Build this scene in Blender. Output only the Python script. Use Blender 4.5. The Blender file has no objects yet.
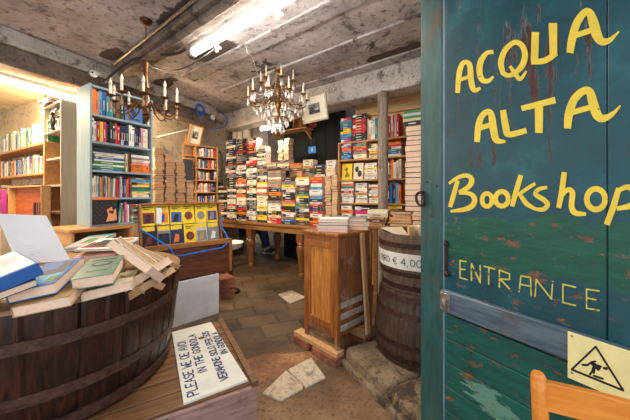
import bpy, bmesh, math, random
from mathutils import Vector, Matrix
random.seed(7)
S = bpy.context.scene
COL = S.collection
H, F, CX, CY = 1.30, 280.0, 315.0, 195.0
# ------------------------------------------------------------------ camera, world, exposure
cd = bpy.data.cameras.new('camera'); cam = bpy.data.objects.new('camera', cd); COL.objects.link(cam)
cam.location = (0, 0, H); cam.rotation_euler = (math.pi/2, 0, 0)
cd.sensor_width = 36; cd.lens = 36*F/630; cd.shift_y = -(210-CY)/630
cd.clip_start = 0.02; S.camera = cam
W = bpy.data.worlds.new('world'); S.world = W; W.use_nodes = True
W.node_tree.nodes['Background'].inputs[0].default_value = (0.86, 0.93, 1.0, 1)
W.node_tree.nodes['Background'].inputs[1].default_value = 0.95
S.view_settings.view_transform = 'Standard'; S.view_settings.look = 'None'
S.view_settings.exposure = 0.75; S.view_settings.gamma = 1.0
try: S.view_settings.use_curve_mapping = False
except Exception: pass

# ------------------------------------------------------------------ helpers
def lin(c):
    return tuple(((x/255)/12.92 if x/255 <= .04045 else ((x/255+.055)/1.055)**2.4) for x in c) + (1.0,)
MATS = {}
def nodes(m):
    m.use_nodes = True
    nt = m.node_tree
    return nt, nt.nodes, nt.links, nt.nodes['Principled BSDF']
def coords(nt, scale=(1,1,1), rot=(0,0,0), src='Object'):
    tc = nt.nodes.new('ShaderNodeTexCoord'); mp = nt.nodes.new('ShaderNodeMapping')
    mp.inputs['Scale'].default_value = scale; mp.inputs['Rotation'].default_value = rot
    nt.links.new(tc.outputs[src], mp.inputs['Vector']); return mp.outputs['Vector']
def noise(nt, vec, scale, detail=6, rough=.6, dist=0):
    n = nt.nodes.new('ShaderNodeTexNoise'); n.inputs['Scale'].default_value = scale
    n.inputs['Detail'].default_value = detail; n.inputs['Roughness'].default_value = rough
    n.inputs['Distortion'].default_value = dist
    nt.links.new(vec, n.inputs['Vector']); return n.outputs['Fac']
def ramp(nt, fac, stops):
    r = nt.nodes.new('ShaderNodeValToRGB'); e = r.color_ramp.elements
    while len(e) < len(stops): e.new(.5)
    for k, (p, c) in enumerate(stops):
        e[k].position = p; e[k].color = c if len(c) == 4 else lin(c)
    nt.links.new(fac, r.inputs['Fac']); return r.outputs['Color']
def mix(nt, fac, a, b, mode='MIX'):
    m = nt.nodes.new('ShaderNodeMix'); m.data_type = 'RGBA'; m.blend_type = mode
    for sock, v in ((m.inputs[0], fac), (m.inputs[6], a), (m.inputs[7], b)):
        if isinstance(v, (int, float)): sock.default_value = v
        elif isinstance(v, tuple): sock.default_value = v if len(v) == 4 else lin(v)
        else: nt.links.new(v, sock)
    return m.outputs[2]
def math_(nt, op, a, b=None, c=None):
    m = nt.nodes.new('ShaderNodeMath'); m.operation = op
    for k, v in enumerate((a, b, c)):
        if v is None: continue
        if isinstance(v, (int, float)): m.inputs[k].default_value = v
        else: nt.links.new(v, m.inputs[k])
    return m.outputs[0]
def bump(nt, bsdf, h, strength=.3, dist=.01):
    b = nt.nodes.new('ShaderNodeBump'); b.inputs['Strength'].default_value = strength
    b.inputs['Distance'].default_value = dist
    nt.links.new(h, b.inputs['Height']); nt.links.new(b.outputs['Normal'], bsdf.inputs['Normal'])
WB, BW = (0,0,0,1), (1,1,1,1)
def step(nt, fac, lo, hi):
    return ramp(nt, fac, [(lo, WB), (hi, BW)])
def plain(name, c, rough=.6, var=.12, metal=0, scale=30, bmp=0):
    if name in MATS: return MATS[name]
    m = bpy.data.materials.new(name); nt, N, L, b = nodes(m)
    f = noise(nt, coords(nt), scale, 4)
    c1 = tuple(min(255, x*(1+var)) for x in c); c2 = tuple(x*(1-var) for x in c)
    L.new(ramp(nt, f, [(.3, c2), (.7, c1)]), b.inputs['Base Color'])
    b.inputs['Roughness'].default_value = rough; b.inputs['Metallic'].default_value = metal
    if bmp: bump(nt, b, f, bmp, .004)
    MATS[name] = m; return m
def wood(name, c1, c2, axis=0, rough=.5, scale=1.0, bmp=.25, stretch=14, c3=None):
    if name in MATS: return MATS[name]
    m = bpy.data.materials.new(name); nt, N, L, b = nodes(m)
    sc = [stretch*scale]*3; sc[axis] = 1.2*scale
    v = coords(nt, tuple(sc))
    f = noise(nt, v, 3.0, 8, .65, .6)
    col = ramp(nt, f, [(.30, c1), (.5, tuple((a+d)/2 for a, d in zip(c1, c2))), (.72, c2)])
    if c3:
        f2 = noise(nt, coords(nt, (1,1,1)), 4*scale, 6, .7)
        col = mix(nt, step(nt, f2, .52, .66), col, c3)
    L.new(col, b.inputs['Base Color'])
    b.inputs['Roughness'].default_value = rough
    if bmp: bump(nt, b, f, bmp, .004)
    MATS[name] = m; return m
def emit(name, c, s):
    if name in MATS: return MATS[name]
    m = bpy.data.materials.new(name); nt, N, L, b = nodes(m)
    b.inputs['Emission Color'].default_value = lin(c); b.inputs['Emission Strength'].default_value = s
    b.inputs['Base Color'].default_value = lin(c); MATS[name] = m; return m
def glass(name, c, rough=.05, tr=.8):
    if name in MATS: return MATS[name]
    m = bpy.data.materials.new(name); nt, N, L, b = nodes(m)
    b.inputs['Base Color'].default_value = lin(c); b.inputs['Roughness'].default_value = rough
    b.inputs['Transmission Weight'].default_value = tr; b.inputs['IOR'].default_value = 1.45
    MATS[name] = m; return m

class Fr:                                            # a standing frame: x along the front, front faces -y
    def __init__(s, ox, oy, dx, dy, oz=0):
        l = math.hypot(dx, dy); s.a = math.atan2(dy, dx); s.o = Vector((ox, oy, oz))
        s.x = Vector((dx/l, dy/l, 0)); s.y = Vector((-dy/l, dx/l, 0))
        s.M = Matrix.Translation(s.o) @ Matrix.Rotation(s.a, 4, 'Z')
    def w(s, x, y, z): return s.o + s.x*x + s.y*y + Vector((0,0,z))
    def hit(s, px, py, yl=0):                        # the point of the plane y = yl seen at a pixel
        d = Vector(((px-CX)/F, 1, -(py-CY)/F)); c = Vector((0,0,H))
        t = (s.o + s.y*yl - c).dot(s.y)/d.dot(s.y); p = c + d*t - s.o
        return p.dot(s.x), p.z
def at(px, py, Y): return Vector(((px-CX)/F*Y, Y, H-(py-CY)/F*Y))
def onz(px, py, z):
    Y = (H-z)*F/(py-CY); return Vector(((px-CX)/F*Y, Y, z))

class MB:
    def __init__(s): s.v, s.f, s.m = [], [], []
    def add(s, vs, fs, mi=0, M=None):
        o = len(s.v)
        s.v += [(M @ Vector(v)) if M else Vector(v) for v in vs]
        s.f += [tuple(i+o for i in f) for f in fs]; s.m += [mi]*len(fs); return s
    def box(s, x0, x1, y0, y1, z0, z1, mi=0, M=None):
        vs = [(x, y, z) for z in (z0, z1) for y in (y0, y1) for x in (x0, x1)]
        return s.add(vs, [(0,2,3,1),(4,5,7,6),(0,1,5,4),(2,6,7,3),(0,4,6,2),(1,3,7,5)], mi, M)
    def prism(s, poly, y0, y1, mi=0, M=None):         # polygon in x,z, pulled along y
        n = len(poly)
        vs = [(x, y0, z) for x, z in poly]+[(x, y1, z) for x, z in poly]
        fs = [tuple(range(n)), tuple(range(2*n-1, n-1, -1))]+[(i, (i+1)%n, n+(i+1)%n, n+i) for i in range(n)]
        return s.add(vs, fs, mi, M)
    def slab(s, poly, z0, z1, mi=0, M=None):          # polygon in x,y, pulled along z
        n = len(poly)
        vs = [(x, y, z0) for x, y in poly]+[(x, y, z1) for x, y in poly]
        fs = [tuple(range(n-1, -1, -1)), tuple(range(n, 2*n))]+[(i, (i+1)%n, n+(i+1)%n, n+i) for i in range(n)]
        return s.add(vs, fs, mi, M)
    def tube(s, pts, r, n=8, mi=0, M=None, closed=False):
        pts = [Vector(p) for p in pts]; k = len(pts)
        rs = r if isinstance(r, (list, tuple)) else [r]*k
        vs, fs = [], []; u = None
        for i, p in enumerate(pts):
            a = pts[(i-1)%k] if (closed or i) else p; b = pts[(i+1)%k] if (closed or i < k-1) else p
            t = (b-a).normalized()
            if u is None: u = t.orthogonal().normalized()
            u = (u - t*u.dot(t)).normalized(); w = t.cross(u)
            vs += [p+(u*math.cos(q)+w*math.sin(q))*rs[i] for q in [2*math.pi*j/n for j in range(n)]]
        for i in range(k if closed else k-1):
            i2 = (i+1)%k
            for j in range(n): fs.append((i*n+j, i*n+(j+1)%n, i2*n+(j+1)%n, i2*n+j))
        if not closed: fs += [tuple(range(n-1, -1, -1)), tuple((k-1)*n+j for j in range(n))]
        return s.add(vs, fs, mi, M)
    def lathe(s, prof, n=24, mi=0, M=None, rad=None):
        vs, fs = [], []; k = len(prof)
        for r, z in prof:
            for j in range(n):
                q = 2*math.pi*j/n; rr = max(r, 1e-4)*(rad(j) if rad else 1)
                vs.append((rr*math.cos(q), rr*math.sin(q), z))
        for i in range(k-1):
            for j in range(n): fs.append((i*n+j, i*n+(j+1)%n, (i+1)*n+(j+1)%n, (i+1)*n+j))
        fs += [tuple(range(n-1, -1, -1)), tuple((k-1)*n+j for j in range(n))]
        return s.add(vs, fs, mi, M)
    def ball(s, c, r, n=10, mi=0, M=None):
        rx, ry, rz = r if isinstance(r, (tuple, list)) else (r, r, r)
        k = max(4, n//2+1)
        T = Matrix.Translation(Vector(c)) @ Matrix.Diagonal((rx, ry, rz, 1))
        if M: T = M @ T
        return s.lathe([(math.sin(math.pi*i/k), -math.cos(math.pi*i/k)) for i in range(k+1)], n, mi, T)
    def build(s, name, mats, parent=None, smooth=35, bevel=0, M=None):
        me = bpy.data.meshes.new(name)
        me.from_pydata([tuple(v) for v in s.v], [], s.f)
        mats = mats if isinstance(mats, (list, tuple)) else [mats]
        for m in mats: me.materials.append(m)
        for p, mi in zip(me.polygons, s.m): p.material_index = mi
        bm = bmesh.new(); bm.from_mesh(me); bmesh.ops.recalc_face_normals(bm, faces=bm.faces); bm.to_mesh(me); bm.free()
        if smooth:
            for p in me.polygons: p.use_smooth = True
            me.set_sharp_from_angle(angle=math.radians(smooth))
        o = bpy.data.objects.new(name, me); COL.objects.link(o)
        if parent: o.parent = parent
        if M: o.matrix_world = M
        if bevel:
            b = o.modifiers.new('bevel', 'BEVEL'); b.width = bevel; b.segments = 2; b.limit_method = 'ANGLE'
        return o
from mathutils import noise as mnoise
def rough(x0, x1, y0, y1, z0, z1, amp, cell=.03, seed=0, rnd_=.02):
    bm = bmesh.new(); bmesh.ops.create_cube(bm, size=1)
    n = max(2, int(max(x1-x0, y1-y0, z1-z0)/cell))
    for v in bm.verts: v.co = Vector((x0+(v.co.x+.5)*(x1-x0), y0+(v.co.y+.5)*(y1-y0), z0+(v.co.z+.5)*(z1-z0)))
    bmesh.ops.bevel(bm, geom=bm.edges[:], offset=rnd_, segments=2, affect='EDGES', profile=.5)
    bmesh.ops.subdivide_edges(bm, edges=[e for e in bm.edges if e.calc_length() > cell], cuts=min(12, n), use_grid_fill=True)
    bmesh.ops.triangulate(bm, faces=bm.faces[:])
    for v in bm.verts:
        p = v.co*9+Vector((seed*3.1, 0, 0)); v.co += mnoise.noise_vector(p)*amp + mnoise.noise_vector(p*3)*amp*.4
    mb = MB(); bm.verts.ensure_lookup_table()
    mb.add([v.co.copy() for v in bm.verts], [tuple(v.index for v in f.verts) for f in bm.faces]); bm.free(); return mb
def tag(o, label=None, cat=None, group=None, kind=None):
    for k, v in (('label', label), ('category', cat), ('group', group), ('kind', kind)):
        if v: o[k] = v
    return o
def thing(name, label, cat, fr=None, group=None, M=None):
    o = bpy.data.objects.new(name, None); COL.objects.link(o); o.empty_display_size = .1
    o.matrix_world = M if M else (fr.M if fr else Matrix())
    return tag(o, label, cat, group)
def struct(o): return tag(o, kind='structure')
def each(name, boxes, m, parent, bevel=0):
    for b in boxes: MB().box(*b).build(name, m, parent, bevel=bevel)
ORD = 'zeroth first second third fourth fifth sixth seventh eighth ninth tenth eleventh twelfth thirteenth fourteenth fifteenth sixteenth seventeenth eighteenth nineteenth twentieth'.split() + \
      ['twenty-'+x for x in 'first second third fourth fifth sixth seventh eighth ninth'.split()] + ['thirtieth']
def rnd(a, b): return random.uniform(a, b)

# strokes (painted or pen lettering): pixel or plane polylines become flat ribbons
def ribbons(lines, width, put):
    mb = MB(); k = 0
    for ln in lines:
        w = width
        if isinstance(ln, tuple): w, ln = ln
        for i in range(len(ln)-1):
            a, b = Vector(ln[i]), Vector(ln[i+1]); d = (b-a)
            if d.length < 1e-9: continue
            n = Vector((-d.y, d.x)).normalized()*w/2; k += 1
            mb.add([put(p, k) for p in (a-n, b-n, b+n, a+n)], [(0,1,2,3)])
        for p in ln:
            k += 1
            mb.add([put(Vector(p)+Vector((math.cos(q), math.sin(q)))*w/2, k) for q in [2*math.pi*j/10 for j in range(10)]], [tuple(range(10))])
    return mb
def ell(cx, cy, rx, ry, n=14): return [(cx+rx*math.cos(2*math.pi*i/n), cy+ry*math.sin(2*math.pi*i/n)) for i in range(n+1)]
FONT = {'A':[[(0,0),(2,6),(4,0)],[(.8,2.2),(3.2,2.2)]],'B':[[(0,0),(0,6),(2.6,6),(3.4,5),(2.6,3.3),(0,3.2),(3,3),(3.8,1.6),(2.8,0),(0,0)]],
'C':[[(4,5),(2.4,6),(.6,5),(0,3),(.6,1),(2.4,0),(4,1)]],'D':[[(0,0),(0,6),(2.4,5.8),(4,3),(2.4,.2),(0,0)]],'E':[[(3.6,6),(0,6),(0,0),(3.6,0)],[(0,3.1),(2.8,3.1)]],
'F':[[(3.6,6),(0,6),(0,0)],[(0,3.1),(2.8,3.1)]],'G':[[(4,5),(2.2,6),(.5,5),(0,3),(.6,.8),(2.4,0),(4,.8),(4,2.6),(2.5,2.6)]],'H':[[(0,0),(0,6)],[(4,0),(4,6)],[(0,3),(4,3)]],
'I':[[(1,0),(1,6)]],'L':[[(0,6),(0,0),(3.6,0)]],'M':[[(0,0),(.4,6),(2.2,2),(4,6),(4.4,0)]],'N':[[(0,0),(0,6),(4,0),(4,6)]],'O':[ell(2,3,2,3,12)],
'P':[[(0,0),(0,6),(3,5.8),(3.7,4.5),(3,3),(0,2.8)]],'R':[[(0,0),(0,6),(3,5.8),(3.7,4.5),(3,3),(0,2.8),(4,0)]],'S':[[(3.8,5.2),(2,6),(.3,5),(.6,3.6),(3.4,2.5),(3.8,1),(2,0),(.1,.8)]],
'T':[[(0,6),(4.2,6)],[(2.1,6),(2.1,0)]],'U':[[(0,6),(.1,1.4),(1.8,0),(3.8,1.4),(4,6)]],'V':[[(0,6),(2,0),(4,6)]],'W':[[(0,6),(1,0),(2.3,4),(3.6,0),(4.6,6)]],
'4':[[(3,0),(3,6),(0,2),(4.2,2)]],',':[[(1,.6),(.5,-1)]],'0':[ell(1.8,3,1.8,3,12)],'€':[[(4,5.2),(2.6,6),(1.2,5),(.8,3),(1.2,1),(2.6,0),(4,.8)],[(0,3.6),(3,3.6)],[(0,2.4),(3,2.4)]],' ':[]}
def text_lines(s, x, y, h, adv=5.4):
    out = []; u = h/6
    for c in s:
        for ln in FONT[c]: out.append([(x+a*u, y+b*u) for a, b in ln])
        x += u*(adv if c not in 'I, ' else 3.2)
    return out

# ------------------------------------------------------------------ materials
def plaster(name, c1, c2, dark, lo, hi, scale=1.6, blobs=(), rough=.9):
    m = bpy.data.materials.new(name); nt, N, L, b = nodes(m)
    v = coords(nt)
    f1 = noise(nt, v, scale, 10, .7); f2 = noise(nt, v, scale*9, 8, .75); f3 = noise(nt, v, scale*.6, 8, .68, .8)
    col = ramp(nt, f1, [(.32, c1), (.68, c2)])
    col = mix(nt, step(nt, f2, .53, .66), col, tuple(x*.58 for x in c1))
    f4 = noise(nt, v, scale*2.6, 9, .72, .5)
    col = mix(nt, step(nt, f4, .56, .62), col, tuple(x*.80 for x in c1))
    msk = step(nt, f3, lo, hi)
    for (bx, by, rx, ry, ang) in blobs:
        mp = nt.nodes.new('ShaderNodeMapping'); mp.vector_type = 'TEXTURE'
        mp.inputs['Location'].default_value = (bx, by, 0); mp.inputs['Rotation'].default_value = (0, 0, ang)
        mp.inputs['Scale'].default_value = (rx, ry, 1000)
        L.new(v, mp.inputs['Vector'])
        vl = nt.nodes.new('ShaderNodeVectorMath'); vl.operation = 'LENGTH'; L.new(mp.outputs[0], vl.inputs[0])
        d = math_(nt, 'ADD', vl.outputs['Value'], math_(nt, 'MULTIPLY', math_(nt, 'SUBTRACT', noise(nt, v, 5, 8, .7), .5), 1.6))
        msk = mix(nt, 1.0, msk, ramp(nt, d, [(.92, BW), (1.0, WB)]), 'LIGHTEN')
    cd_ = mix(nt, f2, dark, tuple(x*1.5 for x in dark))
    L.new(mix(nt, msk, col, cd_), b.inputs['Base Color'])
    b.inputs['Roughness'].default_value = rough
    bump(nt, b, math_(nt, 'ADD', math_(nt, 'MULTIPLY', f1, 1.2), math_(nt, 'SUBTRACT', math_(nt, 'MULTIPLY', f2, .5), math_(nt, 'MULTIPLY', msk, .35))), .7, .03)
    MATS[name] = m; return m
cA = Vector((-.795, .607, 0)); cAn = Vector((.607, .795, 0))   # direction of the back beam and the lamp
def bl(px, py, rx, ry, ang=None):
    p = onz(px, py, 2.84); return (p.x, p.y, rx, ry, math.atan2(cA.y, cA.x) if ang is None else ang)
M_ceil = plaster('ceiling plaster', (138, 132, 135), (208, 203, 205), (64, 54, 52), .61, .63,
                 blobs=[bl(113, 54, .20, .09), bl(180, 15, .40, .10), bl(212, 52, .34, .18), bl(398, 52, .42, .09), bl(403, 28, .14, .07), bl(160, 85, .4, .12)])
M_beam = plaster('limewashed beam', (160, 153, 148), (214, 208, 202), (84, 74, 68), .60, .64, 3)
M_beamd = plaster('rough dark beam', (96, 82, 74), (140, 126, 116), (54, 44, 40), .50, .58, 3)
M_wall = plaster('cream wall plaster', (188, 172, 144), (220, 206, 180), (136, 116, 90), .66, .74)
M_annex = plaster('annex plaster', (208, 190, 158), (236, 222, 194), (150, 126, 96), .64, .76)
M_stone = plaster('kerb stone', (92, 74, 56), (152, 128, 100), (56, 44, 34), .56, .62, 6)
M_slab = plaster('pale paving stone', (186, 168, 142), (222, 206, 180), (120, 98, 74), .62, .70, 6)
W_blue = wood('pale blue grey paint', (128, 146, 152), (164, 180, 184), 2, .55, 1, .1)
W_beige = wood('beige laminate', (156, 138, 120), (178, 160, 140), 2, .5, 1, .05)
W_shelf = wood('pine shelf', (168, 116, 66), (206, 156, 98), 0, .5, 1)
W_table = wood('worn oak', (126, 84, 44), (178, 132, 80), 0, .45, 1)
W_leg = wood('turned oak', (110, 66, 32), (160, 104, 54), 2, .4, 1)
W_cab = wood('chestnut cabinet', (104, 54, 22), (188, 118, 56), 2, .35, 1.2, .12)
W_cabp = wood('cabinet panel', (140, 82, 34), (222, 156, 78), 2, .35, 1.2, .1)
W_cabs = wood('cabinet side worn', (96, 54, 30), (156, 102, 64), 2, .5, 1.2, .2, 14, (162, 134, 116))
W_dark = wood('tub oak', (12, 6, 7), (84, 40, 30), 2, .30, 1.4, .9, 10, (24, 11, 11))
W_hoop = wood('tub hoop', (40, 24, 22), (104, 70, 58), 0, .5, 1, .4)
W_rim = wood('tub rim', (110, 78, 52), (168, 128, 88), 0, .5, 1, .3)
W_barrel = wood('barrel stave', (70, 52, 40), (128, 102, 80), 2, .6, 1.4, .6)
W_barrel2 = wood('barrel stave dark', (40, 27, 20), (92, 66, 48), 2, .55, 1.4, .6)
W_plat = wood('platform boards', (84, 54, 30), (150, 106, 66), 0, .5, 1, .3)
W_platf = wood('platform front', (130, 96, 90), (186, 150, 140), 0, .6, 1, .3, 14, (110, 74, 66))
W_chest = wood('trunk wood', (70, 34, 20), (136, 76, 46), 0, .4, 1, .25)
W_chestl = wood('trunk trim', (128, 78, 38), (176, 118, 66), 0, .45, 1, .2)
W_plank = wood('raw plank', (176, 128, 84), (214, 172, 124), 2, .6, 1, .2)
W_post = wood('weathered post', (112, 98, 86), (176, 160, 144), 2, .8, 1.2, .7, 12, (86, 72, 62))
W_chair = wood('honey beech', (206, 118, 38), (232, 152, 66), 0, .35, 1, .05)
W_box = wood('orange pine', (132, 46, 14), (196, 92, 34), 0, .5, 1)
M_brick = plain('brick', (134, 82, 60), .85, .25, 0, 14, .5)
M_iron = plain('rusty iron', (66, 44, 38), .6, .35, .6, 40, .3)
M_steel = plain('dull steel', (150, 142, 132), .4, .25, .8, 40)
M_brass = plain('old brass', (128, 92, 50), .35, .3, .8, 40)
M_brassd = plain('dark bronze', (96, 62, 34), .4, .3, .7, 40)
M_white = plain('white paint', (226, 226, 224), .5, .04)
M_panel = plain('white panel', (214, 216, 222), .55, .05, 0, 6)
M_cream = plain('candle sleeve', (238, 226, 196), .5, .06)
M_cable = plain('black cable', (30, 28, 28), .5, .1)
M_blue = plain('blue cord', (20, 108, 204), .5, .1)
M_black = plain('black', (22, 22, 24), .45, .15)
M_page = plain('page edges', (238, 206, 180), .8, .02, 0, 40)
M_page2 = plain('browned page edges', (212, 174, 136), .8, .06, 0, 40)
M_ink = plain('blue ink', (30, 50, 104), .6, .1)
M_inkd = plain('dark ink', (42, 40, 40), .6, .1)
def worn_yellow(name, c, th):
    m = bpy.data.materials.new(name); nt, N, L, b = nodes(m); v = coords(nt)
    col = ramp(nt, noise(nt, v, 12, 6), [(.3, tuple(x*.9 for x in c)), (.7, c)])
    ch_ = step(nt, noise(nt, coords(nt, (9, 1, 12)), 2.2, 8, .72), th, th+.015)
    L.new(mix(nt, ch_, col, (92, 62, 44)), b.inputs['Base Color']); b.inputs['Roughness'].default_value = .55; return m
M_yel = worn_yellow('yellow sign paint', (240, 208, 64), .64)
M_yel2 = worn_yellow('thin yellow paint', (206, 196, 84), .56)
G_crys = glass('crystal', (250, 248, 242), .12, .25)
G_bulb = glass('frosted bulb', (248, 240, 222), .25, .35)

fd = Fr(.622, 1.35, .5075, -.8616)
def door_paint():
    m = bpy.data.materials.new('teal door paint'); nt, N, L, b = nodes(m)
    v = coords(nt); vs = coords(nt, (3, 1, 16)); vv = coords(nt, (9, 1, 2.2))
    tc = nt.nodes.new('ShaderNodeSeparateXYZ'); L.new(v, tc.inputs[0])
    x, z = tc.outputs['X'], tc.outputs['Z']
    f = noise(nt, v, 4, 8, .65); g = noise(nt, vs, 1.6, 8, .7); h = noise(nt, vv, 3.2, 8, .7)
    fine = noise(nt, v, 26, 8, .72)
    teal = ramp(nt, f, [(.25, (4, 50, 60)), (.55, (10, 72, 82)), (.8, (44, 112, 118))])
    grn = ramp(nt, g, [(.3, (2, 62, 44)), (.7, (8, 96, 66))])
    wz = math_(nt, 'ADD', z, math_(nt, 'MULTIPLY', math_(nt, 'SUBTRACT', f, .5), .30))
    band = math_(nt, 'MULTIPLY', step(nt, wz, .985, 1.03), ramp(nt, wz, [(1.20, BW), (1.24, WB)]))
    band = ramp(nt, wz, [(.0, WB), (.49, WB), (.52, BW), (.59, BW), (.615, WB)]) if False else band
    # a darker green repainted band under the shop name
    zz = math_(nt, 'SUBTRACT', wz, math_(nt, 'MULTIPLY', x, .06))
    up = math_(nt, 'GREATER_THAN', zz, .98); dn = math_(nt, 'LESS_THAN', zz, 1.18)
    col = mix(nt, math_(nt, 'MULTIPLY', math_(nt, 'MULTIPLY', up, dn), .8), teal, grn)
    low = math_(nt, 'LESS_THAN', zz, .72)
    gr2 = ramp(nt, g, [(.3, (4, 60, 54)), (.7, (20, 104, 88))])
    col = mix(nt, math_(nt, 'MULTIPLY', low, .75), col, gr2)
    # rubbed pale patch low down
    bx_, bz_ = fd.hit(492, 405)
    mpz = nt.nodes.new('ShaderNodeMapping'); mpz.vector_type = 'TEXTURE'; mpz.inputs['Location'].default_value = (bx_, 0, bz_)
    mpz.inputs['Scale'].default_value = (.11, 1000, .06); mpz.inputs['Rotation'].default_value = (0, .25, 0); L.new(v, mpz.inputs['Vector'])
    vl = nt.nodes.new('ShaderNodeVectorMath'); vl.operation = 'LENGTH'; L.new(mpz.outputs[0], vl.inputs[0])
    pale = math_(nt, 'LESS_THAN', math_(nt, 'ADD', vl.outputs['Value'], math_(nt, 'MULTIPLY', math_(nt, 'SUBTRACT', noise(nt, vs, 2.2, 8, .72), .5), 3.4)), .85)
    col = mix(nt, pale, col, (92, 138, 124))
    # flaked to bare wood: streaks up high, chips in the middle
    chips = step(nt, noise(nt, coords(nt, (8, 1, 17)), 1.5, 7, .7), .585, .60)
    chips = math_(nt, 'MULTIPLY', chips, math_(nt, 'LESS_THAN', z, 1.2))
    strk = math_(nt, 'MULTIPLY', step(nt, noise(nt, coords(nt, (16, 1, 2.0)), 1.0, 7, .72), .565, .58), math_(nt, 'GREATER_THAN', z, 1.42))
    wd = ramp(nt, fine, [(.3, (70, 30, 26)), (.7, (150, 98, 74))])
    wd2 = ramp(nt, fine, [(.3, (40, 18, 18)), (.7, (84, 48, 42))])
    col = mix(nt, chips, col, wd); col = mix(nt, strk, col, wd2)
    L.new(col, b.inputs['Base Color']); b.inputs['Roughness'].default_value = .42
    bump(nt, b, math_(nt, 'SUBTRACT', math_(nt, 'ADD', g, math_(nt, 'MULTIPLY', fine, .4)), math_(nt, 'ADD', chips, strk)), .4, .004)
    return m
M_door = door_paint()
W_bar = wood('blue grey bar', (46, 66, 82), (112, 128, 140), 0, .4, 1, .3, 14, (84, 70, 64))
M_jamb = wood('green jamb paint', (16, 60, 62), (50, 98, 96), 2, .5, 1, .3, 8, (70, 66, 52))

def floor_mat():
    m = bpy.data.materials.new('old paved floor'); nt, N, L, b = nodes(m)
    v = coords(nt); rot = coords(nt, (1,1,1), (0, 0, math.radians(-22)))
    n1 = noise(nt, v, 3, 9, .7); n2 = noise(nt, v, 34, 8, .8); n3 = noise(nt, v, 1.1, 6, .6)
    vd = nt.nodes.new('ShaderNodeMix'); vd.data_type = 'VECTOR'; vd.inputs[0].default_value = .06
    nc = nt.nodes.new('ShaderNodeTexNoise'); nc.inputs['Scale'].default_value = 3; L.new(v, nc.inputs['Vector'])
    L.new(rot, vd.inputs[4]); L.new(nc.outputs['Color'], vd.inputs[5])
    br = nt.nodes.new('ShaderNodeTexBrick'); L.new(vd.outputs[1], br.inputs['Vector'])
    br.inputs['Scale'].default_value = 1; br.inputs['Brick Width'].default_value = .36; br.inputs['Row Height'].default_value = .24
    br.inputs['Mortar Size'].default_value = .012; br.inputs['Mortar Smooth'].default_value = .4; br.inputs['Bias'].default_value = 0
    br.inputs['Color1'].default_value = lin((52, 45, 35)); br.inputs['Color2'].default_value = lin((118, 94, 66)); br.inputs['Mortar'].default_value = lin((70, 54, 38))
    tile = mix(nt, .45, br.outputs['Color'], ramp(nt, n1, [(.3, (54, 42, 30)), (.7, (138, 108, 76))]))
    sand = ramp(nt, n1, [(.28, (98, 70, 44)), (.5, (140, 108, 74)), (.75, (172, 140, 104))])
    sand = mix(nt, step(nt, n2, .52, .60), sand, (78, 54, 34))
    sand = mix(nt, step(nt, noise(nt, v, 48, 4, .7), .62, .70), sand, (178, 148, 110))
    terra = ramp(nt, n1, [(.3, (92, 60, 40)), (.5, (136, 92, 60)), (.7, (182, 136, 96))])
    terra = mix(nt, step(nt, n2, .53, .60), terra, (92, 58, 38))
    sp = nt.nodes.new('ShaderNodeSeparateXYZ'); L.new(v, sp.inputs[0])
    wob = math_(nt, 'MULTIPLY', math_(nt, 'SUBTRACT', noise(nt, v, 2.2, 8, .7), .5), .5)
    yy = math_(nt, 'ADD', math_(nt, 'ADD', sp.outputs['Y'], wob), math_(nt, 'MULTIPLY', sp.outputs['X'], .25))
    fr_ = ramp(nt, yy, [(0, BW), (1, WB)])
    back = math_(nt, 'GREATER_THAN', yy, 2.42); frt = math_(nt, 'LESS_THAN', yy, 1.95)
    tp = onz(270, 366, 0); mpz = nt.nodes.new('ShaderNodeMapping'); mpz.vector_type = 'TEXTURE'
    mpz.inputs['Location'].default_value = (tp.x, tp.y, 0); mpz.inputs['Scale'].default_value = (.42, .17, 1000); mpz.inputs['Rotation'].default_value = (0, 0, .35)
    L.new(v, mpz.inputs['Vector']); vl = nt.nodes.new('ShaderNodeVectorMath'); vl.operation = 'LENGTH'; L.new(mpz.outputs[0], vl.inputs[0])
    tz = math_(nt, 'ADD', vl.outputs['Value'], math_(nt, 'MULTIPLY', math_(nt, 'SUBTRACT', n1, .5), 1.4))
    tz = math_(nt, 'LESS_THAN', tz, .95)
    spots = math_(nt, 'MULTIPLY', step(nt, noise(nt, v, 6, 6, .7), .63, .66), math_(nt, 'LESS_THAN', yy, 2.9))
    soil = ramp(nt, n1, [(.3, (62, 46, 32)), (.55, (98, 74, 50)), (.75, (132, 104, 76))])
    soil = mix(nt, step(nt, n2, .54, .64), soil, (58, 42, 28))
    far = math_(nt, 'MULTIPLY', math_(nt, 'SUBTRACT', yy, 1.62), 2.6); far.node.use_clamp = True
    col = mix(nt, back, mix(nt, far, sand, soil), tile)
    col = mix(nt, math_(nt, 'MULTIPLY', spots, .8), col, terra)
    col = mix(nt, tz, col, terra)
    L.new(col, b.inputs['Base Color']); b.inputs['Roughness'].default_value = .62
    hgt = math_(nt, 'ADD', math_(nt, 'MULTIPLY', n1, .7), math_(nt, 'SUBTRACT', math_(nt, 'MULTIPLY', n2, .35), math_(nt, 'MULTIPLY', math_(nt, 'MULTIPLY', br.outputs['Fac'], back), .9)))
    bump(nt, b, hgt, .8, .02)
    return m
M_floor = floor_mat()

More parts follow.
